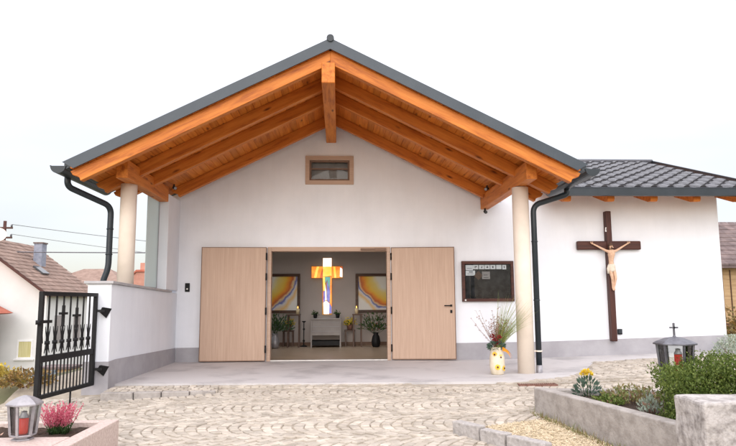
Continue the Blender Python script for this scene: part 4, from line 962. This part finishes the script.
# ------------------------------------------------------------------ foreground right
pk = empty('concrete_planter', (2.24, -5.23, -0.14), 'weathered concrete grave surround planted with hedge and flowers', 'planter')
mb = MB()
dirL = Vector((2.72 - 2.24, -7.62 + 5.23, 0)); 
def pslab(a, b, w_, z0, z1, inward):
    a = Vector((a[0], a[1], 0)); b = Vector((b[0], b[1], 0)); dd = (b - a).normalized(); nn = Vector((-dd.y, dd.x, 0)) * inward
    p = [a, b, b + nn * w_, a + nn * w_]
    mb.prism([(q.x - 2.24, q.y + 5.23) for q in p], z0 + 0.14, z1 + 0.14, 'z')
pslab((2.24, -5.23), (2.72, -7.60), 0.14, -0.6, 0.14, 1); pk1 = mb.build('side_slab', M['concrete'], pk, bev=0.012)
mb = MB(); pslab((2.385, -5.24), (5.3, -5.70), 0.14, -0.6, 0.135, -1); mb.build('end_slab', M['concrete'], pk, bev=0.012)
mb = MB(); mb.prism([(0.14, -0.15), (3.0, -0.6), (3.0, -4.5), (1.0, -4.5), (0.62, -2.37)], -0.3, 0.215, 'z'); mb.build('soil', M['soil'], pk)
mb = MB(); nb = 13
for j in range(nb):                         # rough hewn pillar block
    pass
blk = empty('granite_block', (2.875, -7.9, -0.315), 'big rough grey granite block at the corner of the planter', 'stone block')
bm = bmesh.new(); bmesh.ops.create_cube(bm, size=1)
for v in bm.verts: v.co = Vector((v.co.x * 0.78 + 0.10, v.co.y * 0.42, v.co.z * 0.72 + 0.36))
bmesh.ops.subdivide_edges(bm, edges=bm.edges[:], cuts=9, use_grid_fill=True)
from mathutils import noise
for v in bm.verts:
    n_ = noise.noise_vector(v.co * 7) * 0.010 + noise.noise_vector(v.co * 19) * 0.005; v.co += n_
me = bpy.data.meshes.new('block_body'); bm.to_mesh(me); bm.free(); me.materials.append(M['blockstone']); o = bpy.data.objects.new('block_body', me); C.objects.link(o); o.parent = blk
b_ = o.modifiers.new('b', 'BEVEL'); b_.width = 0.02; b_.segments = 2; b_.limit_method = 'ANGLE'; b_.angle_limit = R(50)
# kerb blocks in a row
kb = [((1.17, -6.10), (1.37, -6.40)), ((1.375, -6.41), (1.55, -6.68)), ((1.555, -6.69), (1.80, -7.06)), ((1.805, -7.07), (2.02, -7.42))]
kl = ['short granite kerb block at the far end of the row, next to the cobbles', 'granite kerb block second from the far end of the row', 'granite kerb block third from the far end of the row', 'nearest granite kerb block of the row at the picture bottom']
for (a, b), lab in zip(kb, kl):
    cx_, cy_ = (a[0] + b[0]) / 2, (a[1] + b[1]) / 2; L = math.hypot(b[0] - a[0], b[1] - a[1]); zt = G(cx_, cy_) + 0.115 + rnd(-.008, .008)
    bm = bmesh.new(); bmesh.ops.create_cube(bm, size=1)
    for v in bm.verts: v.co = Vector((v.co.x * (L - 0.012), v.co.y * 0.11, v.co.z * 0.30 - 0.15))
    bmesh.ops.subdivide_edges(bm, edges=bm.edges[:], cuts=5, use_grid_fill=True)
    for v in bm.verts: v.co += noise.noise_vector(v.co * 11 + Vector((cx_ * 9, 0, 0))) * 0.008
    me = bpy.data.meshes.new('kerb_block'); bm.to_mesh(me); bm.free(); me.materials.append(M['granite']); o = bpy.data.objects.new('kerb_block', me); C.objects.link(o)
    o.location = (cx_, cy_, zt); o.rotation_euler = (0, 0, math.atan2(b[1] - a[1], b[0] - a[0])); bb = o.modifiers.new('b', 'BEVEL'); bb.width = 0.012; bb.segments = 2; bb.limit_method = 'ANGLE'; bb.angle_limit = R(50)
    tag(o, lab, 'kerb block', 'granite kerb blocks edging the gravel')
# drain grate
dg = empty('drain_grate', (2.80, -3.56, G(2.80, -3.56) + 0.004), 'rusty brown drain grate set in the cobbles near the right column', 'drain grate', rz=R(-4))
mb = MB(); mb.box(-0.27, -0.1, -0.05, 0.27, -0.085, 0.006); mb.box(-0.27, 0.085, -0.05, 0.27, 0.1, 0.006); mb.box(-0.27, -0.085, -0.05, -0.255, 0.085, 0.006); mb.box(0.255, -0.085, -0.05, 0.27, 0.085, 0.006); mb.build('frame', M['rust'], dg)
mb = MB()
for i in range(17): x = -0.24 + i * 0.03; mb.box(x - 0.008, -0.085, -0.03, x + 0.008, 0.085, 0.003)
mb.build('bars', M['rust'], dg)
# hedge
hd = empty('box_hedge', (3.2, -7.0, 0.06), 'clipped green box hedge behind the granite block', 'hedge')
mb = MB(); k = 0
def hz_top(x): return 0.455 + 0.095 * min(1, max(0, (x + 0.4) / 0.5)) + 0.02 * math.sin(9 * x)
while k < 30000:
    x, y, z = rnd(-0.52, 1.6), rnd(-0.3, 0.25), rnd(-0.05, 0.62)
    top = hz_top(x) + rnd(-0.03, 0.035); lx = -0.45 + (y + 0.3) * 0.3 - 0.04 * max(0, 0.25 - z) * 4 + 0.05 * math.sin(z * 11) + rnd(-0.03, 0.03)
    if z > top or x < lx: continue
    edge = min(top - z, x - lx, y + 0.3, 0.25 - y)
    if edge > 0.12 and random.random() < 0.3: continue
    dv = rdir(-0.3); mb.leaf((x, y, z), dv + Vector((0, -0.3, 0.5)), rnd(0.018, 0.034), rnd(0.012, 0.019)); k += 1
for _ in range(170):
    x = rnd(-0.42, 1.5); z = hz_top(x); p = Vector((x, rnd(-0.28, min(0.2, -0.28 + (x + 0.44) * 2)), z - 0.02)); dv = Vector((rnd(-.4, .4), rnd(-.4, .4), 1)).normalized(); L = rnd(0.03, 0.09)
    for q in range(6): mb.leaf(p + dv * L * q / 6, rdir(-0.2) + dv * 0.6, 0.022, 0.011)
for _ in range(3800):
    x, y = rnd(-0.3, 1.6), rnd(-0.22, 0.2); z = rnd(-0.02, hz_top(x) - 0.07)
    if x < -0.34 + (y + 0.3) * 0.5: continue
    mb.leaf((x, y, z), rdir(), rnd(0.04, 0.06), rnd(0.03, 0.04))
mb.build('leaves', M['box'], hd, fixn=False)
mb = MB()
for _ in range(45): x, y = rnd(-0.05, 1.5), rnd(-0.22, 0.2); mb.tube([(x, y, 0.0), (x + rnd(-.06, .06), y + rnd(-.05, .05), 0.22), (x + rnd(-.1, .1), y, 0.42)], [0.007, 0.005, 0.002], 5)
mb.build('stems', M['twig'], hd, fixn=False)
# plants in the planter
yl = empty('flowering_plant', (2.72, -5.62, 0.08), 'tall leafy plant with one yellow bloom at the planter corner', 'plant')
mb = MB()
for _ in range(150): p = rdir(-0.1); mb.leaf(Vector((p.x * 0.12, p.y * 0.12, 0.02 + abs(p.z) * 0.17)), p + Vector((0, 0, 0.4)), rnd(0.04, 0.075), rnd(0.018, 0.03))
mb.build('leaves', M['fir'], yl, fixn=False)
mb = MB()
for q in ((0, 0), (-0.03, 0.02), (0.03, 0.01)): mb.tube([(q[0], q[1], 0), (q[0] * 1.5, q[1] * 1.5, 0.24)], 0.004, 6)
mb.build('stem', M['green'], yl)
mb = MB()
for c in ((0, 0, 0.275), (-0.035, 0.01, 0.255), (0.03, 0.0, 0.25)):
    for _ in range(55): p = rdir(-0.4); mb.leaf(Vector(c) + p * 0.012, p, rnd(0.025, 0.04), 0.018)
mb.build('bloom', M['yellow'], yl, fixn=False)
def lowplant(name, loc, n, rx, ry, h, mat, L, label, cat='plant', up=0.5):
    mb = MB()
    for _ in range(n):
        a = rnd(0, 6.28); q = math.sqrt(rnd(0, 1)); x, y = rx * q * math.cos(a), ry * q * math.sin(a)
        z = rnd(0, h) * (1 - 0.55 * q * q); mb.leaf((x, y, z), rdir(-0.2) + Vector((0, 0, up)), L * rnd(0.7, 1.3), L * 0.45)
    t = empty(name, loc, label, cat); mb.build('leaves', M[mat], t, fixn=False)
    mb = MB()
    for _ in range(18): a = rnd(0, 6.28); mb.tube([(0.3 * rx * math.cos(a), 0.3 * ry * math.sin(a), -0.02), (rx * 0.7 * math.cos(a), ry * 0.7 * math.sin(a), h * 0.6)], 0.003, 5)
    mb.build('stems', M['twig'], t); return t
lowplant('ground_cover_plant', (3.05, -6.0, 0.08), 620, 0.32, 0.22, 0.17, 'succulent', 0.045, 'olive and reddish low plant in the middle of the planter')
lowplant('ground_cover_plant', (2.72, -6.15, 0.08), 300, 0.17, 0.16, 0.10, 'box', 0.04, 'bright green low plant along the planter edge')
lowplant('withered_plant', (2.92, -6.62, 0.08), 110, 0.09, 0.10, 0.16, 'silver', 0.05, 'pale withered plant beside the hedge in the planter', up=1.2)
mb = MB()
for _ in range(420): t_ = random.random(); x = 2.22 + 0.48 * t_ - rnd(0.0, 0.09); y = -5.3 - 2.3 * t_; mb.blade((x, y, G(x, y) - 0.005), Vector((rnd(-.6, .3), rnd(-.5, .5), 1)), rnd(0.03, 0.1), 0.006, 0.5, 3)
tag(mb.build('grass', M['succulent'], fixn=False), 'thin weeds growing along the foot of the concrete planter', 'weeds', kind='stuff')
lowplant('silver_shrub', (7.55, -0.62, 0.12), 700, 0.36, 0.3, 0.36, 'silver', 0.06, 'silvery grey shrub by the right end of the white wall', 'shrub')
# lanterns
def lantern(loc, label, sides, w_, h_, mats, cross, roofh, plinth=0.0):
    t = empty('grave_lantern', loc, label, 'grave lantern', 'grave lanterns')
    fm, rm = M[mats[0]], M[mats[1]]
    rb = w_ * 0.36; rtp = w_ * 0.45; b0 = 0.045
    mb = MB(); mb.lathe([(rb * 0.9, -plinth), (rb * 0.9, 0.012), (rb * 0.62, 0.014), (rb * 0.62, 0.03), (rb * 1.08, 0.032), (rb * 1.08, b0)], (0, 0, 0), sides, False, math.pi / sides); mb.build('base', fm, t, bev=0.003)
    for k in range(sides):
        an = 2 * math.pi * k / sides + math.pi / sides
        mb = MB(); mb.bar((rb * math.cos(an), rb * math.sin(an), b0), (rtp * math.cos(an), rtp * math.sin(an), h_), 0.018, 0.018); mb.build('post', fm, t)
        a2_ = an + 2 * math.pi / sides; g0, g1 = rb * 0.97, rtp * 0.97
        mb = MB(); mb.add([(g0 * math.cos(an), g0 * math.sin(an), b0), (g0 * math.cos(a2_), g0 * math.sin(a2_), b0), (g1 * math.cos(a2_), g1 * math.sin(a2_), h_), (g1 * math.cos(an), g1 * math.sin(an), h_)], [(0, 1, 2, 3)]); mb.build('pane', M['glass'], t, fixn=False)
    ro = w_ * 0.54
    mb = MB(); mb.lathe([(ro * 0.9, h_), (ro, h_), (ro, h_ + 0.014), (ro * 0.82, h_ + roofh * 0.45), (ro * 0.45, h_ + roofh * 0.82), (ro * 0.12, h_ + roofh), (0.0, h_ + roofh)], (0, 0, 0), sides, False, math.pi / sides); rf = mb.build('roof', rm, t, bev=0.003)
    if cross:
        z0 = h_ + roofh; mb = MB(); mb.bar((0, 0, z0 - 0.01), (0, 0, z0 + 0.13), 0.016, 0.016); mb.bar((-0.04, 0, z0 + 0.085), (0.04, 0, z0 + 0.085), 0.016, 0.016); mb.ball((0, 0, z0), 0.016, 8, 6); mb.build('finial_cross', fm, rf)
    return t
l_ = lantern((-2.525, -7.28, 0.052), 'silvery grave lantern with red candle on the pink granite grave border', 6, 0.255, 0.27, ('zinc', 'zinc'), False, 0.075)
rl = lantern((3.20, -6.62, 0.30), 'dark grave lantern with a cross on its roof behind the box hedge', 6, 0.36, 0.41, ('pewter', 'pewter'), True, 0.075, 0.22)
def gravecandle(loc, lab, h):
    t = empty('grave_candle', loc, lab, 'candle', 'red grave candles')
    mb = MB(); mb.lathe([(0.034, 0), (0.036, 0.01), (0.036, h), (0.03, h + 0.005)], (0, 0, 0), 18); mb.build('cup', M['redwax'], t)
    mb = MB(); mb.lathe([(0.037, h + 0.004), (0.037, h + 0.012), (0.022, h + 0.04), (0.022, h + 0.055), (0.0, h + 0.06)], (0, 0, 0), 18); mb.build('lid', M['zinc'], t)
gravecandle((-2.525, -7.28, 0.098), 'red candle inside the silvery lantern on the left grave', 0.12); gravecandle((3.22, -6.63, 0.346), 'red candle inside the dark lantern behind the hedge', 0.27)

# ------------------------------------------------------------------ grave at the left
gv = empty('grave_border', (-2.06, -6.42, -0.3), 'pink granite grave border with dark soil at the lower left', 'grave border')
mb = MB(); mb.box(-0.13, -1.6, 0, 0, 0, 0.35); mb.build('side_slab', M['pinkgranite'], gv, bev=0.006)
mb = MB(); mb.box(-1.6, -0.11, 0, -0.132, -0.001, 0.347); mb.build('end_slab', M['pinkgranite'], gv, bev=0.006)
mb = MB(); mb.box(-1.6, -1.55, 0, -0.132, -0.77, 0.352); mb.build('front_slab', M['pinkgranite'], gv, bev=0.006)
bm = bmesh.new(); bmesh.ops.create_grid(bm, x_segments=40, y_segments=20, size=0.5)
for v in bm.verts: v.co = Vector((v.co.x * 1.47 - 0.866, v.co.y * 0.66 - 0.44, 0.30 + 0.02 * noise.noise(v.co * 25)))
me = bpy.data.meshes.new('soil'); bm.to_mesh(me); bm.free(); me.materials.append(M['soil']); o = bpy.data.objects.new('soil', me); C.objects.link(o); o.parent = gv
ht = empty('heather_plant', (-2.45, -6.78, 0.0), 'bright pink heather growing in the left grave', 'heather')
mb = MB(); mg = MB()
for _ in range(95):
    dv = Vector((rnd(-0.62, 0.62), rnd(-0.6, 0.6), 1)).normalized(); L = rnd(0.18, 0.29); b0 = Vector((rnd(-.07, .07), rnd(-.06, .06), 0)); 
    mg.tube([b0, b0 + dv * L * 0.4], 0.003, 4)
    for k in range(26): q = b0 + dv * L * (0.32 + 0.68 * k / 26); mb.leaf(q, rdir(-0.2) + dv, rnd(0.014, 0.022), 0.010)
    for k in range(5): mg.leaf(b0 + dv * L * rnd(0.05, 0.35), rdir(), 0.025, 0.008)
mb.build('blossoms', M['heather'], ht, fixn=False); mg.build('stems', M['green'], ht, fixn=False)
lowplant('flowering_plant', (-2.93, -7.05, 0.03), 160, 0.1, 0.1, 0.26, 'blush', 0.045, 'pale pink and yellow flowers at the left picture edge on the grave')
def tuft(loc, n, r, L, mat, label, cat, name):
    mb = MB()
    for _ in range(n): a = rnd(0, 6.28); q = r * math.sqrt(random.random()); mb.blade((q * math.cos(a), q * math.sin(a), 0), Vector((rnd(-.7, .7), rnd(-.7, .7), 1)), L * rnd(.6, 1.1), 0.006, 0.8, 4)
    o = mb.build(name, M[mat], fixn=False, loc=loc); return tag(o, label, cat)
tuft((-1.82, -7.30, G(-1.82, -7.3)), 260, 0.16, 0.11, 'straw', 'dry straw tuft on the cobbles beside the left grave', 'dry grass', 'grass_tuft')

# ------------------------------------------------------------------ behind and left of the gate
def bush(loc, r, h, n, mat, label, cat='bush', L=0.06, name='dry_bush'):
    t = empty(name, loc, label, cat)
    mb = MB()
    for _ in range(n):
        p = rdir(-0.15); q = rnd(0.55, 1.0) * (0.85 + 0.25 * noise.noise(p * 2.3)); mb.leaf((p.x * r * q, p.y * r * q, 0.04 + max(0, p.z) * h * q), rdir() + p, L * rnd(.6, 1.3), L * 0.5)
    mb.build('leaves', M[mat], t, fixn=False)
    mb = MB()
    for _ in range(14): p = rdir(0.2); mb.tube([(0, 0, -0.03), (p.x * r * .7, p.y * r * .7, p.z * h * .75)], [0.01, 0.003], 5)
    mb.build('stems', M['twig'], t)
bush((-4.45, -3.25, T(-4.45, -3.25) + 0.04), 0.42, 0.22, 700, 'drybush', 'low rusty brown bush seen under the iron gate')
bush((-5.25, -3.5, T(-5.25, -3.5) + 0.04), 0.5, 0.22, 700, 'drybush', 'low reddish dry bush left of the iron gate')
bush((-5.15, -2.6, T(-5.15, -2.6) + 0.02), 0.40, 0.30, 900, 'yellowbush', 'golden yellow bush at the left edge behind the grave')
fp = empty('flower_trough', (-6.75, -0.2, T(-6.75, -0.2)), 'grey trough of yellow flowers at the left edge in front of the fence', 'flower trough')
mb = MB(); mb.box(-0.4, -0.18, 0.0, 0.4, 0.18, 0.42); mb.build('trough', M['granite'], fp, bev=0.01)
mb = MB()
for _ in range(420): mb.leaf((rnd(-.42, .42), rnd(-.2, .2), 0.42 + rnd(0, 0.2)), rdir(-0.1), 0.06, 0.04)
mb.build('blossoms', M['yellow'], fp, fixn=False)
mb = MB()
for _ in range(250): mb.leaf((rnd(-.42, .42), rnd(-.2, .2), 0.40 + rnd(0, 0.12)), rdir(-0.1), 0.07, 0.03)
mb.build('leaves', M['green'], fp, fixn=False)
fe = empty('slat_fence', (-7.6, 1.6, T(-7.6, 1.6)), 'low blue grey slat fence in front of the white house', 'fence')
mb = MB()
for k in range(4): mb.box(-1.6, -0.012, 0.05 + k * 0.13, 2.9, 0.012, 0.14 + k * 0.13)
mb.build('slats', M['fence'], fe)
for x in (-1.5, 0, 1.4, 2.8): mb = MB(); mb.box(x - 0.04, 0.014, -0.5, x + 0.04, 0.09, 0.58); mb.build('post', M['fence'], fe)
sh = empty('garden_shed', (-8.5, 7.4, -1.95), 'small brown shed with flat roof seen through the gate bars', 'shed')
mb = MB(); mb.box(-0.42, -0.4, -0.4, 0.42, 0.4, 1.15); mb.build('wall', M['ochre'], sh)
mb = MB(); mb.box(-0.5, -0.48, 1.153, 0.5, 0.48, 1.22); mb.build('roof', M['hroofdark'], sh)
mb = MB(); mb.box(-0.1, -0.42, -0.3, 0.3, -0.403, 1.0); mb.build('door', M['darkwood'], sh)

# white house at the left: gable towards us, ridge running away
hs = empty('white_house', (-17.2, 17.4, -4.6), 'white house with brown tiled gable roof and chimney at the left', 'house')
HW, EZ, RZ, HL = 3.75, 6.22, 9.0, 6.3
mb = MB(); mb.prism([(-HW + .2, 0), (HW - .2, 0), (HW - .2, EZ + 0.05), (0, RZ - 0.15), (-HW + .2, EZ + 0.05)], 0.25, HL - .2); mb.build('wall', M['hwall'], hs)
def slope_tiles(parent, half, ez, rz, y0, y1, mat, name='roof', course=0.32, tw=0.25):
    """gable roof along local y, both slopes, courses stepped"""
    mb = MB(); n = int(math.hypot(half, rz - ez) / course)
    for sd in (-1, 1):
        for i in range(n):
            t0, t1 = i / n, (i + 1.12) / n
            y = y0; k = 0
            while y < y1 - 0.01:
                yb = min(y + tw, y1); x0, x1 = sd * half * (1 - t0), sd * half * (1 - min(t1, 1)); z0 = ez + (rz - ez) * t0; z1 = ez + (rz - ez) * min(t1, 1); j = rnd(-.006, .006)
                mb.add([(x0, y, z0 + 0.05 + j), (x0, yb - 0.012, z0 + 0.05 + j), (x1, yb - 0.012, z1 + 0.012 + j), (x1, y, z1 + 0.012 + j), (x0, y, z0), (x0, yb - 0.012, z0)], [(0, 1, 2, 3), (4, 5, 1, 0)]); y = yb
        mb.prism([(sd * half * 0.995, ez - 0.12), (0, rz - 0.12), (0, rz - 0.02), (sd * half * 0.995, ez - 0.02)], y0 + 0.02, y1 - 0.02)
    return mb.build(name, mat, parent, fixn=False)
rf = slope_tiles(hs, HW, EZ, RZ, -0.15, HL, M['hroof'])
mb = MB()
for sd in (-1, 1): mb.prism([(0, RZ - 0.13), (sd * (HW + .02), EZ - 0.13), (sd * (HW + .02), EZ + 0.02), (0, RZ + 0.02)], -0.22, -0.152)
mb.build('barge_board', M['cross'], rf)
mb = MB(); mb.box(1.42, 3.2, 7.6, 1.84, 3.7, 8.86); ch = mb.build('chimney', M['chimney'], rf)
mb = MB(); mb.box(1.38, 3.16, 8.863, 1.88, 3.74, 8.93); mb.build('chimney_cap', M['hroofdark'], ch)
mb = MB(); mb.bar((2.0, 2.35, 7.62), (2.5, 2.35, 7.25), 0.7, 0.08); mb.build('roof_window', M['winglass'], rf)
def hwin(x0, z0, x1, z1, mat, y=0.25):
    mb = MB(); f_ = 0.07
    for q in ((x0, z0, x1, z0 + f_), (x0, z1 - f_, x1, z1), (x0, z0 + f_, x0 + f_, z1 - f_), (x1 - f_, z0 + f_, x1, z1 - f_)): mb.box(q[0], y - 0.04, q[1], q[2], y - 0.003, q[3])
    w_ = mb.build('window', M['white'], hs); mb = MB(); mb.box(x0 + f_, y - 0.025, z0 + f_, x1 - f_, y - 0.005, z1 - f_); mb.build('pane', mat, w_); mb = MB(); mb.box(x0 - 0.1, y - 0.12, z0 - 0.06, x1 + 0.1, y - 0.003, z0 - 0.003); mb.build('sill', M['white'], w_)
hwin(2.35, 3.25, 3.05, 4.1, M['curtain']); hwin(-0.6, 3.3, 0.3, 4.2, M['winglass'])
for yy in (1.2, 3.4): mb = MB(); mb.box(HW - .197, yy, 3.9, HW - .15, yy + 0.75, 5.2); mb.build('window', M['altar'], hs)
mb = MB(); mb.tube([(HW + 0.06, -0.1, EZ - 0.06), (HW + 0.06, HL, EZ - 0.06)], 0.07, 8); mb.build('gutter', M['hroofdark'], hs)
sd_ = empty('satellite_dish', (-16.75, 18.9, 3.95), 'cream satellite dish on the ridge of the white house roof', 'satellite dish')
mb = MB(); mb.lathe([(0.0, 0.0), (0.2, 0.03), (0.38, 0.1), (0.39, 0.1), (0.2, 0.02), (0.0, -0.012)], (0, 0, 0), 24); mb.build('reflector', M['column'], sd_, loc=(0, 0, 0.55), rot=(R(65), 0, R(25)))
mb = MB(); mb.tube([(0, 0.05, -0.3), (0, 0.05, 0.55)], 0.03, 8); mb.build('mast', M['steel'], sd_)
mb = MB(); mb.tube([(0, 0, 0.4), (0.1, -0.35, 0.5)], 0.015, 6); mb.ball((0.1, -0.36, 0.52), 0.05, 8, 6); mb.build('arm', M['steel'], sd_)
# neighbour with red roof corner at the far left
rh = empty('red_roofed_house', (-16.05, 11.9, -3.5), 'house with red tiled roof cut by the left picture edge', 'house')
mb = MB(); mb.box(-5, 0.3, 0, 0.55, 5, 4.35); mb.build('wall', M['hwall'], rh)
mb = MB(); mb.prism([(-5, 5.6), (-1.5, 5.6), (1.15, 4.25), (0.9, 4.2), (-5, 4.2)], 0.0, 5.3); mb.build('roof', M['redroof'], rh)
mb = MB(); mb.lathe([(0.0, 0), (0.15, 0.03), (0.26, 0.1), (0.27, 0.1), (0.0, -0.01)], (0, 0, 0), 20); ds_ = mb.build('wall_dish', M['white'], rh, loc=(0.75, 0.1, 3.8), rot=(R(75), 0, 0)); mb = MB(); mb.tube([(0, 0, 0), (0, -0.3, 0.0)], 0.02, 6); mb.build('wall_dish_arm', M['steel'], ds_, rot=(0, 0, 0))
# brick house behind the low wall
bh = empty('brick_house', (-12.95, 29.4, -3.5), 'distant pink brick gabled house seen behind the left column', 'house')
mb = MB(); mb.prism([(-1.0, 0), (1.0, 0), (1.0, 6.0), (0.35, 6.7), (-0.35, 6.7), (-1.0, 6.0)], 0, 4); mb.build('wall', M['brick'], bh)
mb = MB()
for s_ in (-1, 1): mb.prism([(s_ * 1.12, 5.95), (s_ * 1.12, 6.05), (s_ * 0.35, 6.86), (s_ * 0.35, 6.72)], -0.1, 4.1)
mb.box(-0.35, -0.1, 6.72, 0.35, 4.1, 6.86); rf2 = mb.build('roof', M['redroof'], bh)
mb = MB(); mb.box(-0.3, 0.6, 6.87, 0.25, 1.1, 7.35); mb.build('chimney', M['brick'], rf2)
mb = MB(); mb.box(0.15, -0.03, 5.2, 0.55, -0.003, 5.8); mb.build('window', M['winglass'], bh)
b2 = empty('brown_roofed_house', (-19.3, 37.4, -5.0), 'distant brown roofed house right behind the white house', 'house')
mb = MB(); mb.box(-3.2, 0.3, 0, 1.9, 5, 7.9); mb.build('wall', M['hwall'], b2)
mb = MB(); mb.add([(-3.6, 0, 7.85), (2.3, 0, 7.85), (2.3, 5.3, 7.85), (-3.6, 5.3, 7.85), (-1.6, 2.6, 9.0), (0.5, 2.6, 9.0)], [(0, 1, 5, 4), (1, 2, 5), (2, 3, 4, 5), (3, 0, 4), (3, 2, 1, 0)]); mb.build('roof', M['hroof'], b2)
# pole and wires
up_ = empty('utility_pole', (-24.0, 33.4, -5.0), 'wooden utility pole with crossarms behind the white house', 'utility pole')
mb = MB(); mb.tube([(0, 0, 0), (0, 0, 12.1)], [0.16, 0.11], 10); mb.build('pole', M['cross'], up_)
for z in (10.9, 11.6): mb = MB(); mb.box(-0.55, -0.06, z - 0.06, 0.55, 0.06, z + 0.06); mb.build('crossarm', M['cross'], up_)
for z in (10.9, 11.6):
    for x in (-0.48, 0.48): mb = MB(); mb.lathe([(0.03, 0.06), (0.075, 0.09), (0.06, 0.16), (0.075, 0.2), (0.02, 0.26)], (x, 0, z), 10); mb.build('insulator', M['pewter'], up_)
def wire(a, b, sag, r, label):
    a, b = Vector(a), Vector(b); pts = [a.lerp(b, i / 24) + Vector((0, 0, -sag * 4 * (i / 24) * (1 - i / 24))) for i in range(25)]
    mb = MB(); mb.tube(pts, r, 6); o = mb.build('power_line', M['pewter']); tag(o, label, 'power line', 'overhead lines at the left')
wire((-23.5, 33.4, 6.85), (14, 33.4, 3.6), 0.5, 0.022, 'upper thin power line running right from the pole')
wire((-23.5, 33.4, 6.15), (14, 30, 1.9), 0.4, 0.018, 'lower thin power line sloping right from the pole')
wire((-26, 20, 3.95), (12, 20, 4.0), 0.25, 0.03, 'thick dark cable crossing the white house roof')
# barn at the right edge
bn = empty('barn', (16.5, 9.4, -0.8), 'barn with dark brown tiled roof and ochre boards at the right edge', 'barn')
mb = MB(); mb.box(-3.2, 0.5, 0.0, 4.5, 6, 3.3); mb.build('wall', M['ochre'], bn)
mb = MB(); n = 10
for i in range(n):
    z0 = 3.2 + i * 0.19; y0_ = 0.0 + i * 0.3; x = -3.5
    while x < 4.5: mb.add([(x, y0_, z0 + .06), (x + .31, y0_, z0 + .06), (x + .31, y0_ + .33, z0 + .24), (x, y0_ + .33, z0 + .24), (x, y0_, z0 - .01), (x + .31, y0_, z0 - .01)], [(0, 1, 2, 3), (4, 5, 1, 0)]); x += .32
mb.prism([(0.02, 3.1), (3.0, 5.0), (3.0, 5.08), (0.02, 3.19)], -3.48, 4.5, 'x')
mb.prism([(3.0, 5.0), (6.3, 3.0), (6.3, 3.09), (3.0, 5.09)], -3.48, 4.5, 'x'); mb.build('roof', M['hroofdark'], bn, fixn=False)
mb = MB()
for i in range(26): x = -3.15 + i * 0.3; mb.box(x, 0.47, 0.1, x + 0.03, 0.497, 3.05)
mb.box(-3.2, 0.45, 1.0, 4.5, 0.498, 1.12); mb.build('battens', M['darkwood'], bn)
bush((12.6, 6.2, T(12.6, 6.2)), 1.1, 1.2, 900, 'drybush', 'brown bush in front of the barn at the right edge', L=0.14)
